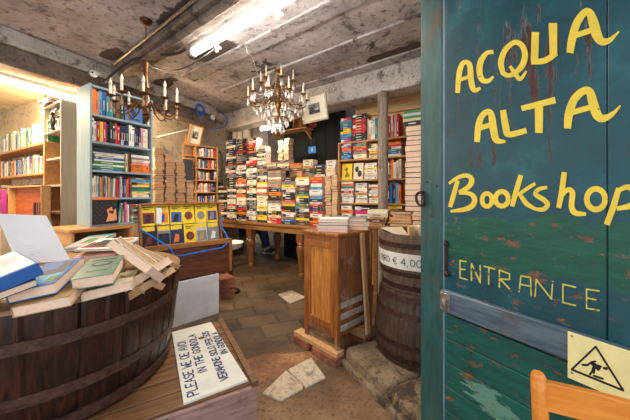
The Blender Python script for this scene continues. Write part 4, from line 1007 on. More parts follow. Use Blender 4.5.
# big pale blocks of pages at the far right of the bookcase, standing in front of it
sx = thing('stool', 'dark wooden stool carrying a tall pile of thick pale volumes', 'stool', fs)
xa, xb = fs.hit(404.5, 170, -.24)[0], fs.hit(422, 170, -.24)[0]
MB().box(xa-.01, xb+.01, -.25, -.01, .60, .64).build('seat', W_table, sx, bevel=.004)
for x in (xa, xb-.04):
    for y in (-.24, -.06): MB().box(x, x+.04, y, y+.04, 0, .5995).build('leg', W_table, sx, bevel=.003)
zz = .6405; k = 0
ztp = fs.hit(412, 122, -.24)[1]
blocks = []
while zz < ztp-.05:
    T = rnd(.05, .075); T = min(T, ztp-zz); blocks.append((zz, T)); zz += T+.0008
for i, (zb, T) in enumerate(blocks):
    w = .17; L = (xb-xa)*rnd(.9, .98)
    M = fs.M @ Matrix.Translation(((xa+xb)/2+rnd(-.008, .008), -.23+rnd(-.008, .008), zb)) @ Matrix.Translation((0, w, 0)) @ Matrix.Rotation(math.pi+rnd(-.05, .05), 4, 'Z')
    add_book(M, L, w, T, pick(['grey', 'black', 'brown', 'black', 'beige', 'navy']), f"thick pale-paged volume {ORD[len(blocks)-i]} from top of tall pile right of post", 'pile of thick volumes right of the post', deco=0, pages='a')
T = .055
add_book(fs.M @ Matrix.Translation(((xa+xb)/2, -.235, zz)), (xb-xa)*1.05, .2, T, 'black', 'black cased book with white title, near top of pile right of post', 'pile of thick volumes right of the post', deco=1)
zz += T+.001
for k, c in enumerate(('beige', 'green', 'pale grey', 'green')):
    add_book(fs.M @ Matrix.Translation(((xa+xb)/2-.01+.01*(k % 2), -.235, zz)), (xb-xa)*1.1, .2, .03, c, f"{c} flat book {ORD[4-k]} from top of tall pile right of post", 'pile of thick volumes right of the post', deco=0); zz += .031
# warm planks above the right bookcase, under the beam
o = MB().box(.15, 1.7, .27, .333, zsh[0]+.40, 2.70).box(.02, 1.7, .315, .333, zsh[0]+.002, zsh[0]+.395).build('trim_plank_wall', wood('light pine planks', (196, 150, 98), (236, 204, 154), 0, .5, 1), M=fs.M, bevel=.002); struct(o)
# weathered post
pp = at(383.2, 95, 3.36)
post = MB(); n_ = 10
post.lathe([(.062, 0), (.064, .3), (.058, 1.0), (.061, 1.7), (.058, 2.2), (.066, pp.z+.03)], 14, 0, None, lambda j: 1+.05*math.sin(j*2.3))
o = post.build('post', W_post, M=Matrix.Translation((pp.x, pp.y, 0)), smooth=50); tag(o, 'rough grey weathered post holding up the back beam', 'post')

# ------------------------------------------------------------------ books on the cabinet and behind it
def cst(x, y, z, ztop, L, Wd, yaw, seq, where, tm):
    zz = z; k = 0; lst = []
    while zz < ztop: T = rnd(*tm); lst.append((zz, T, seq[k % len(seq)])); k += 1; zz += T+.0006
    for i, (zb, T, c) in enumerate(lst):
        M = fcab.M @ Matrix.Translation((x+rnd(-.01, .01), y+rnd(-.01, .01), zb)) @ Matrix.Rotation(math.radians(yaw+rnd(-6, 6)+180), 4, 'Z') @ Matrix.Translation((0, -Wd/2, 0))
        add_book(M, L*rnd(.93, 1.03), Wd*rnd(.94, 1), T, c, pages='a', label=f"{c} book {ORD[len(lst)-i]+' from top' if i < len(lst)-1 else 'on top'} of {where}", group='books on '+where)
cst(.235, .135, 1.0006, 1.105, .25, .20, 38, ['pink', 'pale grey', 'navy', 'white', 'pink', 'grey'], 'left stack on cabinet', (.02, .03))
cst(.235, .345, 1.0006, 1.105, .30, .19, 38, ['tan', 'white', 'grey', 'beige', 'pink'], 'right stack on cabinet', (.028, .04))
# side table behind the barrels with more books
a, b = at(366, 221, 2.75), at(420, 221, 2.55)
ftb = Fr(a.x, a.y, b.x-a.x, b.y-a.y); LT = (b-a).length
zt_ = 1.00
st = thing('side_table', 'small side table behind barrels carrying stacks of tan books', 'table', ftb)
MB().box(0, LT, 0, .34, zt_-.03, zt_).build('tabletop', W_table, st, bevel=.004)
for x in (.01, LT-.05):
    for y in (.01, .29): MB().box(x, x+.04, y, y+.04, 0, zt_-.0305).build('leg', W_table, st)
for k, (x, sq) in enumerate(((.10, ['tan', 'brown', 'tan', 'beige', 'cream']), (.33, ['brown', 'tan', 'orange', 'tan']), (.50, ['tan', 'beige', 'tan']))):
    if x+.08 > LT+.06: continue
    stack(ftb, x, .03, zt_+.0006, zt_+(.15, .13, .12)[k], .19, .2, sq, ('left', 'middle', 'right')[k]+' stack on side table behind barrels', 'stacks on the side table behind the barrels', .024, .034, seq=sq, edge=(k != 0))

# ------------------------------------------------------------------ pale blue bookcase at left
fbk = Fr(-2.018, 2.51, .6, 1)
BL, BD = .56, .27
blue = thing('bookcase', 'tall pale blue painted bookcase crammed with books at left', 'bookcase', fbk)
zb_ = [2.30]+[fbk.hit(92, y, 0)[1] for y in (113, 140.5, 169.5, 197.6, 225)]
for i, z in enumerate(zb_):
    MB().box(.019, BL-.019, .002, BD, z-.02, z).build('shelf' if i else 'top', W_blue, blue, bevel=.002)
for x in (0, BL-.018): MB().box(x, x+.018, 0, BD, zb_[-1]-.02, 2.31).build('side_panel', W_blue, blue, bevel=.002)
MB().box(0, BL, BD, BD+.01, zb_[-1]-.02, 2.30).build('back_panel', W_blue, blue)
g = 'books in the pale blue bookcase'
def brow(i, x0, x1, seq, hm, where, tm=(.016, .04), lean=0, y=.02):
    row(fbk, x0, x1, y, zb_[i]+.0006, hm[0], hm[1], .16, MIX, where, g, tm[0], tm[1], lean, seq=seq)
def bstack(i, x, L, htop, seq, where, tm=(.014, .03)):
    stack(fbk, x, .02, zb_[i]+.0006, zb_[i]+htop, L, .17, MIX, where, g, tm[0], tm[1], seq=seq, jit=.006)
brow(1, .022, .30, ['orange', 'orange', 'sky blue', 'blue', 'teal', 'teal', 'black', 'brown', 'dark green', 'brown'], (.21, .235), 'on top shelf of blue bookcase', (.024, .034))
# wide blue book facing out, leaning things beside it
M = fbk.M @ Matrix.Translation((.315, .06, zb_[1]+.001)) @ Matrix.Rotation(math.radians(-5), 4, 'X')
t = thing('book', 'wide blue book facing out on top shelf of blue bookcase', 'book', M=M)
MB().box(0, .17, -.002, 0, 0, .17).box(0, .17, .02, .022, 0, .17).box(0, .002, 0, .02, 0, .17).build('cover', plain('mid blue cover', (52, 108, 178), .4, .1), t); MB().box(.003, .168, 0, .02, .002, .168).build('pages', M_page, t)
MB().prism(ell(.085, .10, .03, .03, 14)[:-1], -.0028, -.002).box(.03, .14, -.0028, -.002, .03, .045).build('cover_print', CM['navy'], t)
brow(1, .49, .54, ['dark green', 'white'], (.17, .20), 'at right end of top shelf of blue bookcase', (.02, .026), .12)
brow(2, .022, .535, ['white', 'white', 'red', 'yellow', 'magenta', 'black', 'black', 'black', 'red', 'red', 'navy', 'navy', 'navy', 'white', 'white', 'navy', 'navy', 'navy', 'pink', 'white', 'cream'], (.18, .215), 'on second shelf of blue bookcase', (.018, .03))
bstack(3, .165, .26, .18, ['blue', 'green', 'white', 'green', 'white', 'blue', 'cream', 'pale grey', 'cream', 'white'], 'left stack on third shelf of blue bookcase')
brow(3, .305, .345, ['cream', 'brown'], (.17, .20), 'between stacks on third shelf of blue bookcase', (.015, .02))
bstack(3, .448, .185, .19, ['orange', 'orange', 'orange', 'orange', 'pink', 'cream', 'grey', 'white', 'pink'], 'right stack on third shelf of blue bookcase')
brow(4, .022, .345, ['white', 'cream', 'pale grey', 'teal', 'orange', 'grey', 'brown', 'pale grey', 'tan', 'grey', 'cream', 'sky blue', 'red', 'grey', 'pale grey', 'dark red', 'blue', 'orange', 'red', 'red'], (.17, .205), 'on fourth shelf of blue bookcase', (.012, .019), .06)
bstack(4, .448, .18, .20, ['cream', 'yellow', 'cream', 'green', 'blue', 'yellow', 'tan', 'sky blue', 'brown', 'orange', 'cream'], 'right stack on fourth shelf of blue bookcase')
# black book with picture, facing out on the bottom shelf
M = fbk.M @ Matrix.Translation((.02, -.012, zb_[5]+.001)) @ Matrix.Rotation(math.radians(-4), 4, 'X')
t = thing('book', 'black patterned book with orange band facing out, low in blue bookcase', 'book', M=M)
MB().box(0, .20, -.002, 0, 0, .25).box(0, .20, .02, .022, 0, .25).box(0, .002, 0, .02, 0, .25).build('cover', CM['black'], t); MB().box(.003, .198, 0, .02, .002, .248).build('pages', M_page, t)
mb = MB(); mb.box(0, .20, -.0028, -.002, .225, .25, 0)
for i in range(9):
    for j in range(9):
        if (i+j) % 2: mb.box(.006+i*.021, .02+i*.021, -.0026, -.002, .012+j*.022, .026+j*.022, 1)
mb.prism([(.10, .02), (.19, .03), (.185, .14), (.16, .12), (.15, .16), (.11, .13), (.12, .08)], -.0034, -.002, 2).prism([(.125, .10), (.16, .09), (.17, .12), (.13, .125)], -.004, -.0034, 3)
mb.build('cover_print', [CM['orange'], plain('charcoal pattern', (58, 58, 64)), plain('peach print', (226, 156, 104)), CM['dark red']], t)
brow(5, .235, .35, ['teal', 'white', 'green', 'pale grey', 'magenta', 'pink', 'white', 'cream'], (.17, .2), 'beside black book on bottom shelf of blue bookcase', (.011, .017), .12)
bstack(5, .448, .18, .17, ['cream', 'green', 'white', 'pale grey', 'brown', 'white', 'green', 'white'], 'stack on bottom shelf of blue bookcase', (.014, .026))
# things on its roof line: a security camera on the beam
p = at(94, 73.5, 2.95)
sc = thing('security_camera', 'small white round security camera on the beam above blue bookcase', 'camera', M=Matrix.Translation(p))
MB().ball((0, 0, 0), (.04, .04, .038), 18).build('housing', M_white, sc); MB().ball((.012, -.036, -.004), (.010, .008, .010), 12).build('lens', M_black, sc)
MB().tube([(0, .03, .02), (-.03, .12, .05)], .012, 8).build('bracket', M_white, sc)
# low wooden unit that carries the blue bookcase
p0 = fbk.w(-.15, -.06, 0)
zl = zb_[-1]-.0205
low = thing('low_cupboard', 'low open wooden cupboard under the pale blue bookcase', 'cupboard', Fr(p0.x, p0.y, .6, 1))
LL = .47
MB().box(-.02, LL, -.02, .44, zl-.03, zl).build('top', W_shelf, low, bevel=.004)
MB().box(0, .02, 0, .42, 0, zl-.0305).box(LL-.02, LL, 0, .42, 0, zl-.0305).build('side_panel', W_shelf, low, bevel=.002)
MB().box(.02, LL-.02, .0, .4, zl-.36, zl-.34).box(.02, LL-.02, .0, .4, .06, .08).box(.02, LL-.02, .40, .415, .06, zl-.0305).build('shelf', W_shelf, low, bevel=.002)
flw = Fr(p0.x, p0.y, .6, 1)
for k, (x, c) in enumerate(((.10, 'navy'), (.23, 'tan'), (.36, 'navy'))):
    stack(flw, x, .03, zl-.3395, zl-.34+(.16, .22, .2, .14, .18)[k], .13, .2, [c, 'brown', 'tan', 'cream', 'black'], f'{ORD[k+1]} stack inside cupboard under blue bookcase', 'books in the low cupboard', .02, .04)

# ------------------------------------------------------------------ beige tall bookcase and annex shelves at far left
fbg = Fr(-2.54-.50*.857, 2.80+.50*.514, .857, -.514)
bg = thing('bookcase', 'tall narrow beige bookcase left of the pale blue one', 'bookcase', fbg)
BGW = .50; BGD = .36; zbt = 2.26
MB().box(BGW-.02, BGW, 0, BGD, 0, zbt).build('side_panel', W_beige, bg, bevel=.002); MB().box(0, .018, 0, BGD, 0, zbt).build('side_panel', W_beige, bg, bevel=.002)
MB().box(.0, BGW, BGD, BGD+.01, 0, zbt).build('back_panel', W_beige, bg)
zg = [fbg.hit(58, y, 0)[1] for y in (104, 128.5, 157, 184.5, 212)]+[.9, .55, .2]
for z in [zbt]+zg[1:]: MB().box(.0185, BGW-.0205, .003, BGD-.001, z-.02, z).build('shelf', W_beige, bg, bevel=.002)
g = 'books in the beige bookcase'
xx = (fbg.hit(52, 150)[0])
for i, (seq, hh) in enumerate(((['dark green', 'tan', 'black', 'cream'], .19), (['brown', 'orange', 'dark red', 'tan', 'black'], .2), (['black', 'dark red', 'red', 'cream'], .19), (['navy', 'black', 'red'], .2))):
    row(fbg, .30, BGW-.022, .05, zg[i+2-0]+.0006 if i < 3 else zg[5]+.0006, hh-.02, hh, .16, MIX, f"on {('second','third','fourth','fifth')[i]} shelf of beige bookcase", g, .022, .034, seq=seq)
stack(fbg, .14, .03, zg[1]+.0006, zbt-.04, .18, .2, ['pale grey', 'white', 'black', 'cream'], 'left stack at top of beige bookcase', g, .018, .03, edge=False)
stack(fbg, .36, .03, zg[1]+.0006, zbt-.05, .20, .2, ['pale grey', 'white', 'black', 'cream'], 'right stack at top of beige bookcase', g, .018, .03)
fig = thing('figurine', 'small black figurine standing high in the beige bookcase', 'figurine', M=fbg.M @ Matrix.Translation((.20, .012, zg[1])))
bpy.data.objects.remove(fig)
fgM = fbg.M @ Matrix.Translation((.29, -.005, zg[1]+.001))
MB().lathe([(.028, 0), (.03, .01), (.016, .03), (.026, .08), (.02, .13), (.012, .145)], 14).ball((0, 0, .165), (.017, .018, .022), 12).tube([(.02, 0, .12), (.038, -.006, .09), (.03, -.01, .06)], .007, 6).tube([(-.02, 0, .12), (-.036, 0, .15), (-.03, 0, .185)], .007, 6).build('figurine', M_black, M=fgM)
tag(bpy.data.objects['figurine'], 'small black figurine standing high in the beige bookcase', 'figurine')
for k, (L, c) in enumerate(((.30, 'dark red'), (.26, 'brown'))):
    add_book(fbg.M @ Matrix.Translation((.12+.02*k, -.03, zbt+.001+.03*k)) @ Matrix.Rotation(.1*k, 4, 'Z'), L, .2, .029, c, f"{c} book lying {'under another ' if k == 0 else ''}on top of beige bookcase", 'books on top of the beige bookcase', deco=0)
# annex shelves
fa = Fr(-3.57-1.3*.857, 3.40+1.3*.514, .857, -.514)
an = thing('bookcase', 'bright annex shelves of upright books at far left edge', 'bookcase', fa)
za = [fa.hit(21, y, 0)[1] for y in (147.5, 174.5, 193)]+[.75, .35]
AL = 2.06
za[2] = fa.hit(21, 193, 0)[1]
for z in za: MB().box(0, AL, 0, .3, z-.025, z).build('shelf', W_shelf, an, bevel=.002)
each('upright', [(-.02, -.0005, 0, .3, 0, za[0]), (AL+.0005, AL+.02, 0, .3, 0, za[0])], W_shelf, an, .002)
g = 'books on the annex shelves'
xs_ = fa.hit(-14, 140)[0]
row(fa, max(.02, xs_), AL-.02, .04, za[0]+.0006, .20, .27, .16, ['white', 'cream', 'pale grey', 'sky blue', 'white', 'blue', 'cream', 'green', 'white', 'beige'], 'on top shelf of the annex at far left', g, .018, .034)
row(fa, max(.02, xs_), AL-.02, .04, za[1]+.0006, .18, .23, .16, ['white', 'cream', 'red', 'grey', 'brown', 'tan', 'white', 'black', 'cream', 'blue', 'white'], 'on second shelf of the annex at far left', g, .016, .03)
for k, (pxk, sq) in enumerate(((2, ['cream', 'tan', 'brown', 'white']), (13, ['white', 'tan', 'cream']), (24, ['beige', 'tan', 'white', 'brown']), (35, ['cream', 'brown', 'tan']))):
    x_, _ = fa.hit(pxk, 185, .02)
    stack(fa, x_, .02, za[2]+.0006, za[2]+(.10, .08, .10, .09)[k], .16, .2, sq, f'{ORD[k+1]} low stack on third annex shelf at left', g, .02, .032, seq=sq)
# open orange-brown box and magenta thing in front
p = onz(25, 220, 1.12)
fo = Fr(-3.0, 2.90, .857, -.514)
a0x, _ = fo.hit(8, 200); a1x, _ = fo.hit(41, 200); zlo = fo.hit(25, 219)[1]; zhi = fo.hit(25, 186)[1]
ob = thing('wooden_box', 'open orange-brown wooden box on its side at left', 'box', fo)

mb = MB(); t_ = .014
mb.box(a0x, a1x, 0, .07, zhi-t_, zhi).box(a0x, a1x, 0, .07, zlo, zlo+t_).box(a0x, a0x+t_, 0, .07, zlo+t_, zhi-t_).box(a1x-t_, a1x, 0, .07, zlo+t_, zhi-t_)
mb.build('frame', W_shelf, ob, bevel=.003); MB().box(a0x+t_, a1x-t_, .058, .07, zlo+t_, zhi-t_).build('back_panel', W_box, ob)
for k, (x, c) in enumerate(((.06, 'brown'), (.12, 'dark red'), (.20, 'black'))):
    add_book(fo.M @ Matrix.Translation((a1x-.03-x, .012, zlo+t_+.001)) @ Matrix.Translation((0, 0, .08)) @ R_STAND, .16, .044, .04, c, f"{c} book standing inside the open orange-brown box", 'books in the orange-brown box', deco=0)
stn = thing('stand', 'plain beige stand under the open orange-brown box', 'stand', fo)
MB().box(a0x-.02, a1x, -.01, .08, zlo-.03, zlo-.0005).build('top', W_beige, stn, bevel=.002)
MB().box(a0x, a0x+.02, .0, .07, 0, zlo-.0305).box(a1x-.02, a1x, .0, .07, 0, zlo-.0305).build('side_panel', W_beige, stn)
a, _ = fo.hit(-6, 200, .0); b, _ = fo.hit(4.5, 200, .0)
o = MB().box(a, b, -.02, .02, zlo-.04, fo.hit(0, 190)[1]).build('folder', plain('magenta folder', (150, 36, 112), .5), M=fo.M, bevel=.004); tag(o, 'magenta folder standing at the far left edge of the photo', 'folder')
w_ = b-a
MB().box(a-.02, b-.0, -.03, .12, 0, zlo-.0405).build('crate', W_beige, None, M=fo.M, bevel=.003); tag(bpy.data.objects['crate'], 'plain crate under the magenta folder at far left', 'crate')
# ------------------------------------------------------------------ bay behind the left beam: brown stacks, warm shelves, green rack
random.seed(21)
A, B = at(153, 200, 4.0), at(214, 200, 4.75)
fbs = Fr(A.x, A.y, B.x-A.x, B.y-A.y)
bench = thing('bench', 'long low bench under the brown book stacks behind chest', 'bench', fbs)
BLn = (B-A).length; zbn = .62
MB().box(-.05, BLn, -.02, .26, zbn-.04, zbn).build('seat', W_table, bench, bevel=.004)
for x in (0, BLn-.08): MB().box(x, x+.05, 0, .24, 0, zbn-.0405).build('leg', W_table, bench)
for k, (p0_, p1_, ty) in enumerate(((154.5, 164.5, 148), (165.5, 175.5, 154), (176.5, 186, 162), (187, 194.5, 181))):
    xa, xb = fbs.hit(p0_, 180)[0], fbs.hit(p1_, 180)[0]; zt = fbs.hit((p0_+p1_)/2, ty)[1]
    stack(fbs, (xa+xb)/2, 0, zbn+.0005, zt, (xb-xa)*.97, .16, ['tan', 'beige', 'cream', 'brown', 'tan', 'orange'], f"{nm[k]} tall brown stack behind the chest's lid", f"{nm[k]} tall brown stack behind the chest", .026, .05, edge=True, jit=.012)
# warm shelf with small bays
A, B = at(183, 170, 5.05), at(218, 170, 5.5)
fws = Fr(A.x, A.y, B.x-A.x, B.y-A.y); WL = (B-A).length
ws = thing('bookcase', 'warmly lit pine bookcase deep behind the brown stacks', 'bookcase', fws)
zw = [fws.hit(205, y)[1] for y in (146, 156.5, 168, 180, 192, 204)]
for z in zw+[.5, .1]: MB().box(0, WL, 0, .22, z-.02, z).build('shelf', W_shelf, ws)
MB().box(0, .02, .001, .22, 0, zw[0]-.0205).box(WL-.02, WL, .001, .22, 0, zw[0]-.0205).box(WL*.34, WL*.34+.02, .001, .22, 0, zw[0]-.0205).build('upright', W_shelf, ws)
MB().box(0, WL, .22, .23, 0, zw[0]).build('back_panel', W_box, ws)
for i in range(1, 6):
    row(fws, WL*.34+.025, WL-.025, .02, zw[i]+.0006, .13, .17, .14, ['orange', 'white', 'red', 'tan', 'brown', 'cream', 'black', 'blue'], f'on {ORD[i]} shelf of the warm bookcase', 'books in the warm bookcase', .02, .035)
x0, x1 = fws.hit(183.5, 170, -.03)[0], fws.hit(193, 170, -.03)[0]
bb = thing('blackboard', 'small dark blackboard hung on the warm bookcase', 'board', fws)
MB().box(x0, x1, -.028, -.012, fws.hit(188, 183, -.03)[1], fws.hit(188, 159, -.03)[1]).build('slate', plain('slate', (48, 48, 54), .7), bb)
MB().box(x0-.015, x1+.015, -.0115, -.001, fws.hit(188, 184, -.03)[1], fws.hit(188, 158, -.03)[1]).build('frame', W_shelf, bb)
# boxes on its top and the leaning framed picture above
x0, x1 = fws.hit(186, 150)[0], fws.hit(200, 150)[0]
t = thing('wooden_box', 'open wooden box lying on top of the warm bookcase', 'box', fws)
z0, z1 = zw[0]+.0006, fws.hit(190, 135)[1]
MB().box(x0, x1, 0, .2, z0, z0+.015).box(x0, x1, 0, .2, z1-.015, z1).box(x0, x0+.015, 0, .2, z0+.016, z1-.016).box(x1-.015, x1, 0, .2, z0+.016, z1-.016).build('frame', W_shelf, t)
MB().box(x0+.015, x1-.015, .19, .2, z0+.016, z1-.016).build('back_panel', W_box, t)
def frame_pic(name, label, M, w, h, fcol, art):
    t = thing(name, label, 'picture', M=M)
    f = .022
    MB().box(0, w, -.012, .01, 0, f).box(0, w, -.012, .01, h-f, h).box(0, f, -.012, .01, f, h-f).box(w-f, w, -.012, .01, f, h-f).build('frame', fcol, t, bevel=.002)
    MB().box(f, w-f, -.001, .008, f, h-f).build('mount', plain('ivory mount', (226, 218, 198), .7, .04), t)
    mb = MB(); mb.box(w*.28, w*.72, -.002, -.001, h*.30, h*.68, 0)
    for (x0, x1, y0, y1, k) in art: mb.box(w*x0, w*x1, -.0026, -.002, h*y0, h*y1, k)
    mb.build('print', [plain('grey print', (120, 120, 122), .6, .3, 0, 60), plain('dark print', (54, 54, 58), .6, .3, 0, 60), plain('light print', (186, 184, 178), .6, .2, 0, 60)], t)
    return t
art = [(.30, .70, .32, .42, 1), (.34, .46, .42, .56, 1), (.52, .66, .42, .50, 2), (.48, .52, .42, .62, 1)]
p = at(186.5, 143, 4.6); d = Vector((.53, .85, 0)).normalized()
M = Matrix.Translation(p) @ Matrix.Rotation(math.atan2(.45, .75), 4, 'Z') @ Matrix.Rotation(math.radians(14), 4, 'X') @ Matrix.Rotation(math.radians(9), 4, 'Y')
frame_pic('framed_picture', 'small framed print hanging tilted under the left beam', M, .21, .32, W_shelf, art)
mb = MB().tube([p+Vector((.1, .12, .3)), fl.w(3.9, .12, 2.515)], .003, 6)
o = mb.build('picture_wire', M_cable); tag(o, 'thin wire holding the small tilted print under left beam', 'wire')
# white pipe and plaster hood in the bay
a, b = at(158, 137, 4.3), at(188, 130, 4.7)
o = MB().tube([a, b], .011, 10).build('pipe', M_white); tag(o, 'thin white pipe across the bay below the left beam', 'pipe')
# plaster chimney hood
A = at(161, 150, 4.95); B = at(196, 134, 5.3)
fh = Fr(A.x, A.y, B.x-A.x, B.y-A.y); hw = (B-A).length
zt = 2.6
hood = MB(); zz0 = fh.hit(170, 144)[1]; zz1 = fh.hit(170, 124)[1]
hood.prism([(0, zz0+.06), (.03, zz0-.02), (.12, zz0-.06), (hw, zz0-.02), (hw, zt+.24), (.12, zt+.24), (.05, zz1)], -.0, .4)
o = hood.build('trim_plaster_hood', plaster('grey hood plaster', (160, 152, 134), (206, 198, 178), (112, 100, 84), .64, .70, 3), bevel=.03, M=fh.M); struct(o)
# green tubular rack with framed cards
A, B = at(207, 215, 5.75), at(222, 215, 5.95)
fg = Fr(A.x, A.y, B.x-A.x, B.y-A.y); GW = (B-A).length
gr = thing('rack', 'green tubular metal rack left of the stacked table', 'rack', fg)
M_green = plain('green enamel', (28, 92, 60), .4, .1)
zt = fg.hit(220, 152)[1]
mb = MB()
for y in (0, .25):
    mb.tube([(0, y, .0), (0, y, zt-.08), (.03, y, zt-.02), (GW/2, y, zt), (GW-.03, y, zt-.02), (GW, y, zt-.08), (GW, y, 0)], .010, 8)
mb.build('frame', M_green, gr)
zgr = [fg.hit(220, y)[1] for y in (176, 191, 206)]+[.35]
for z in zgr: MB().box(.012, GW-.012, -.005, .255, z-.008, z).build('shelf', M_green, gr, bevel=.001)
for i, z in enumerate(zgr[:3]):
    row(fg, .02, GW-.02, .02, z+.0006, .13, .2 if i else .26, .16, ['white', 'grey', 'pale grey', 'black', 'navy', 'cream'], f'on {ORD[i+1]} tier of the green rack', 'books on the green rack', .018, .035)
# ------------------------------------------------------------------ chandeliers
def chandelier(name, label, c, ztop, R, n_low, n_up, hh, metal, crystals, glassm):
    t = thing(name, label, 'chandelier', M=Matrix.Translation((c.x, c.y, c.z)))     # c = middle of the lower ring
    zc_ = ztop-c.z
    MB().lathe([(.004, zc_), (.05, zc_-.002), (.045, zc_-.03), (.012, zc_-.05)], 20).build('ceiling_rose', metal, t)
    ch = MB(); z = hh*.62
    kk = int((zc_-.05-z)/.022)
    for i in range(max(1, kk)):
        z_ = z+.022*i; a = (i % 2)*math.pi/2
        ch.tube([(.005*math.cos(a)*math.cos(q), .005*math.sin(a)*math.cos(q), z_+.013*math.sin(q)+.01) for q in [2*math.pi*j/8 for j in range(8)]], .0018, 5, closed=True)
    ch.build('chain', metal, t)
    MB().lathe([(.004, -.26*hh/.8), (.022, -.20*hh/.8), (.03, -.13*hh/.8), (.014, -.09*hh/.8), (.03, -.03), (.036, .0), (.018, .05), (.014, .16), (.034, .20), (.02, .26), (.012, .36), (.024, .42), (.010, hh*.62)], 18).build('stem', metal, t)
    def arm(q, r, z0, up):
        u = Vector((math.cos(q), math.sin(q), 0))
        pts = [u*(.02)+Vector((0, 0, z0)), u*(r*.25)+Vector((0, 0, z0+.05)), u*(r*.5)+Vector((0, 0, z0-.03)), u*(r*.78)+Vector((0, 0, z0-.055)), u*(r*.97)+Vector((0, 0, z0-.01)), u*r+Vector((0, 0, z0+up))]
        sm = []
        for i in range(len(pts)-1):                      # Catmull-Rom
            p0, p1, p2, p3 = pts[max(i-1, 0)], pts[i], pts[i+1], pts[min(i+2, len(pts)-1)]
            for s in range(4):
                x = s/4; sm.append(.5*((2*p1)+(p2-p0)*x+(2*p0-5*p1+4*p2-p3)*x*x+(3*p1-p0-3*p2+p3)*x**3))
        sm.append(pts[-1])
        g = MB().tube(sm, .006, 6)
        g.tube([u*(r*.5+.03*math.cos(a))+Vector((0, 0, z0+.0+.03*math.sin(a))) for a in [i*.5 for i in range(9)]], .004, 5)
        T = Matrix.Translation(u*r+Vector((0, 0, z0+up)))
        g.lathe([(.006, -.01), (.034, .004), (.036, .009), (.012, .012)], 14, 0, T)
        a = g.build('arm', metal, t)
        MB().lathe([(.010, .012), (.0105, .082), (.006, .085)], 10, 0, T).build('candle', M_cream, a)
        MB().lathe([(.006, .085), (.013, .102), (.0125, .115), (.005, .14), (.001, .15)], 10, 0, T).build('bulb', G_bulb, a)
        return u*r+Vector((0, 0, z0+up))
    tips = []
    for i in range(n_low): tips.append(arm(2*math.pi*(i+.25)/n_low, R, .02, .05))
    for i in range(n_up): tips.append(arm(2*math.pi*(i+.6)/n_up, R*.58, .20, .06))
    cnt = 0
    def drop(p, s):
        T = Matrix.Translation(p)
        MB().tube([(0, 0, 0), (0, 0, -.02)], .0015, 4, 1).ball((0, 0, -.018), .006, 8, 0).lathe([(.001, -.028), (.007, -.036), (.016*s, -.07), (.012*s, -.084), (.001, -.094)], 8, 0).build('crystal_drop', [glassm, metal], t, smooth=20).location = p
    if crystals:
        for i, p in enumerate(tips):
            drop(p+Vector((0, 0, -.012)), 1.15)
            if i < n_low:
                u = Vector((p.x, p.y, 0)); u.normalize()
                w = Vector((-u.y, u.x, 0))
                drop(p+w*.034+Vector((0, 0, .0)), .8); drop(p-w*.034, .8); drop(u*R*.70+Vector((0, 0, -.045)), 1.0); drop(u*R*.42+Vector((0, 0, -.01)), .9)
        for ring, (rr, z_, n) in enumerate(((.17, -.09, 12), (.12, -.17, 10), (.07, -.25, 6))):
            MB().tube([(rr*math.cos(q), rr*math.sin(q), z_) for q in [2*math.pi*j/24 for j in range(24)]], .0035, 6, closed=True).build('ring', metal, t)
            for i in range(n): drop(Vector((rr*math.cos(6.283*i/n), rr*math.sin(6.283*i/n), z_-.002)), 1.0)
        # bead strings from the crown to the arms
        for i in range(n_low):
            p = tips[i]; g = MB(); top = Vector((0, 0, .42))
            for s in range(1, 16):
                f = s/16; q_ = top.lerp(p, f); q_.z -= .14*math.sin(math.pi*f)
                g.ball(q_, .0065, 6)
            g.build('bead_string', glassm, t)
        drop(Vector((0, 0, -.26*hh/.8)), 1.6)
    else:
        for i, p in enumerate(tips):
            drop(p+Vector((0, 0, -.012)), .8)
    return t
c = at(278, 105, 3.42)
chandelier('chandelier', 'large crystal chandelier with candle bulbs hanging mid ceiling', c, 2.84, .355, 10, 7, .66, M_brass, True, G_crys)
c = at(146, 111, 2.46)
chandelier('chandelier', 'smaller dark bronze chandelier in front of blue bookcase', c, 2.84, .255, 10, 0, .30, M_brassd, False, glass('smoky crystal', (200, 170, 130), .1, .5))
# big framed print hung by the beam
p = at(303.5, 124.5, 3.78)
M = Matrix.Translation(p) @ Matrix.Rotation(math.radians(-34), 4, 'Z') @ Matrix.Rotation(math.radians(9), 4, 'X') @ Matrix.Rotation(math.radians(-2), 4, 'Y')
frame_pic('framed_picture', 'framed grey print in silvery frame hanging beside the chandelier', M, .40, .345, plain('silver gilt', (176, 166, 146), .4, .12, .3), art)
o = MB().tube([M @ Vector((.16, .012, .32)), fb.w(2.2, .02, 2.56)], .0025, 6).build('picture_wire', M_cable); tag(o, 'thin wire from the back beam to silvery framed print', 'wire')

# ------------------------------------------------------------------ cables, blue rope, little things on ceiling and beam
def cable(name, label, pts, r, m, n=8):
    pts = [Vector(q) for q in pts]; sm = []
    for i in range(len(pts)-1):
        p0, p1, p2, p3 = pts[max(i-1, 0)], pts[i], pts[i+1], pts[min(i+2, len(pts)-1)]
        for s in range(6):
            x = s/6; sm.append(.5*((2*p1)+(p2-p0)*x+(2*p0-5*p1+4*p2-p3)*x*x+(3*p1-p0-3*p2+p3)*x**3))
    sm.append(pts[-1])
    o = MB().tube(sm, r, n).build(name, m); tag(o, label, 'cable'); return o
cable('electric_cable', 'thick black cable looping from left beam to the tube', [at(104, 82, 3.05), at(122, 66, 2.98), at(140, 56, 2.92), at(150, 49, 2.84), at(162, 55, 2.80), at(178, 53, 2.78), at(186, 49, 2.78)], .013, M_cable)
cable('electric_cable', 'thin black cable sagging below the thick one to the tube', [at(118, 70, 2.98), at(140, 63, 2.9), at(165, 70, 2.82), at(184, 68, 2.7), at(205, 56, 2.6), at(216, 47, 2.5), at(215, 38, 2.5)], .0055, M_cable)
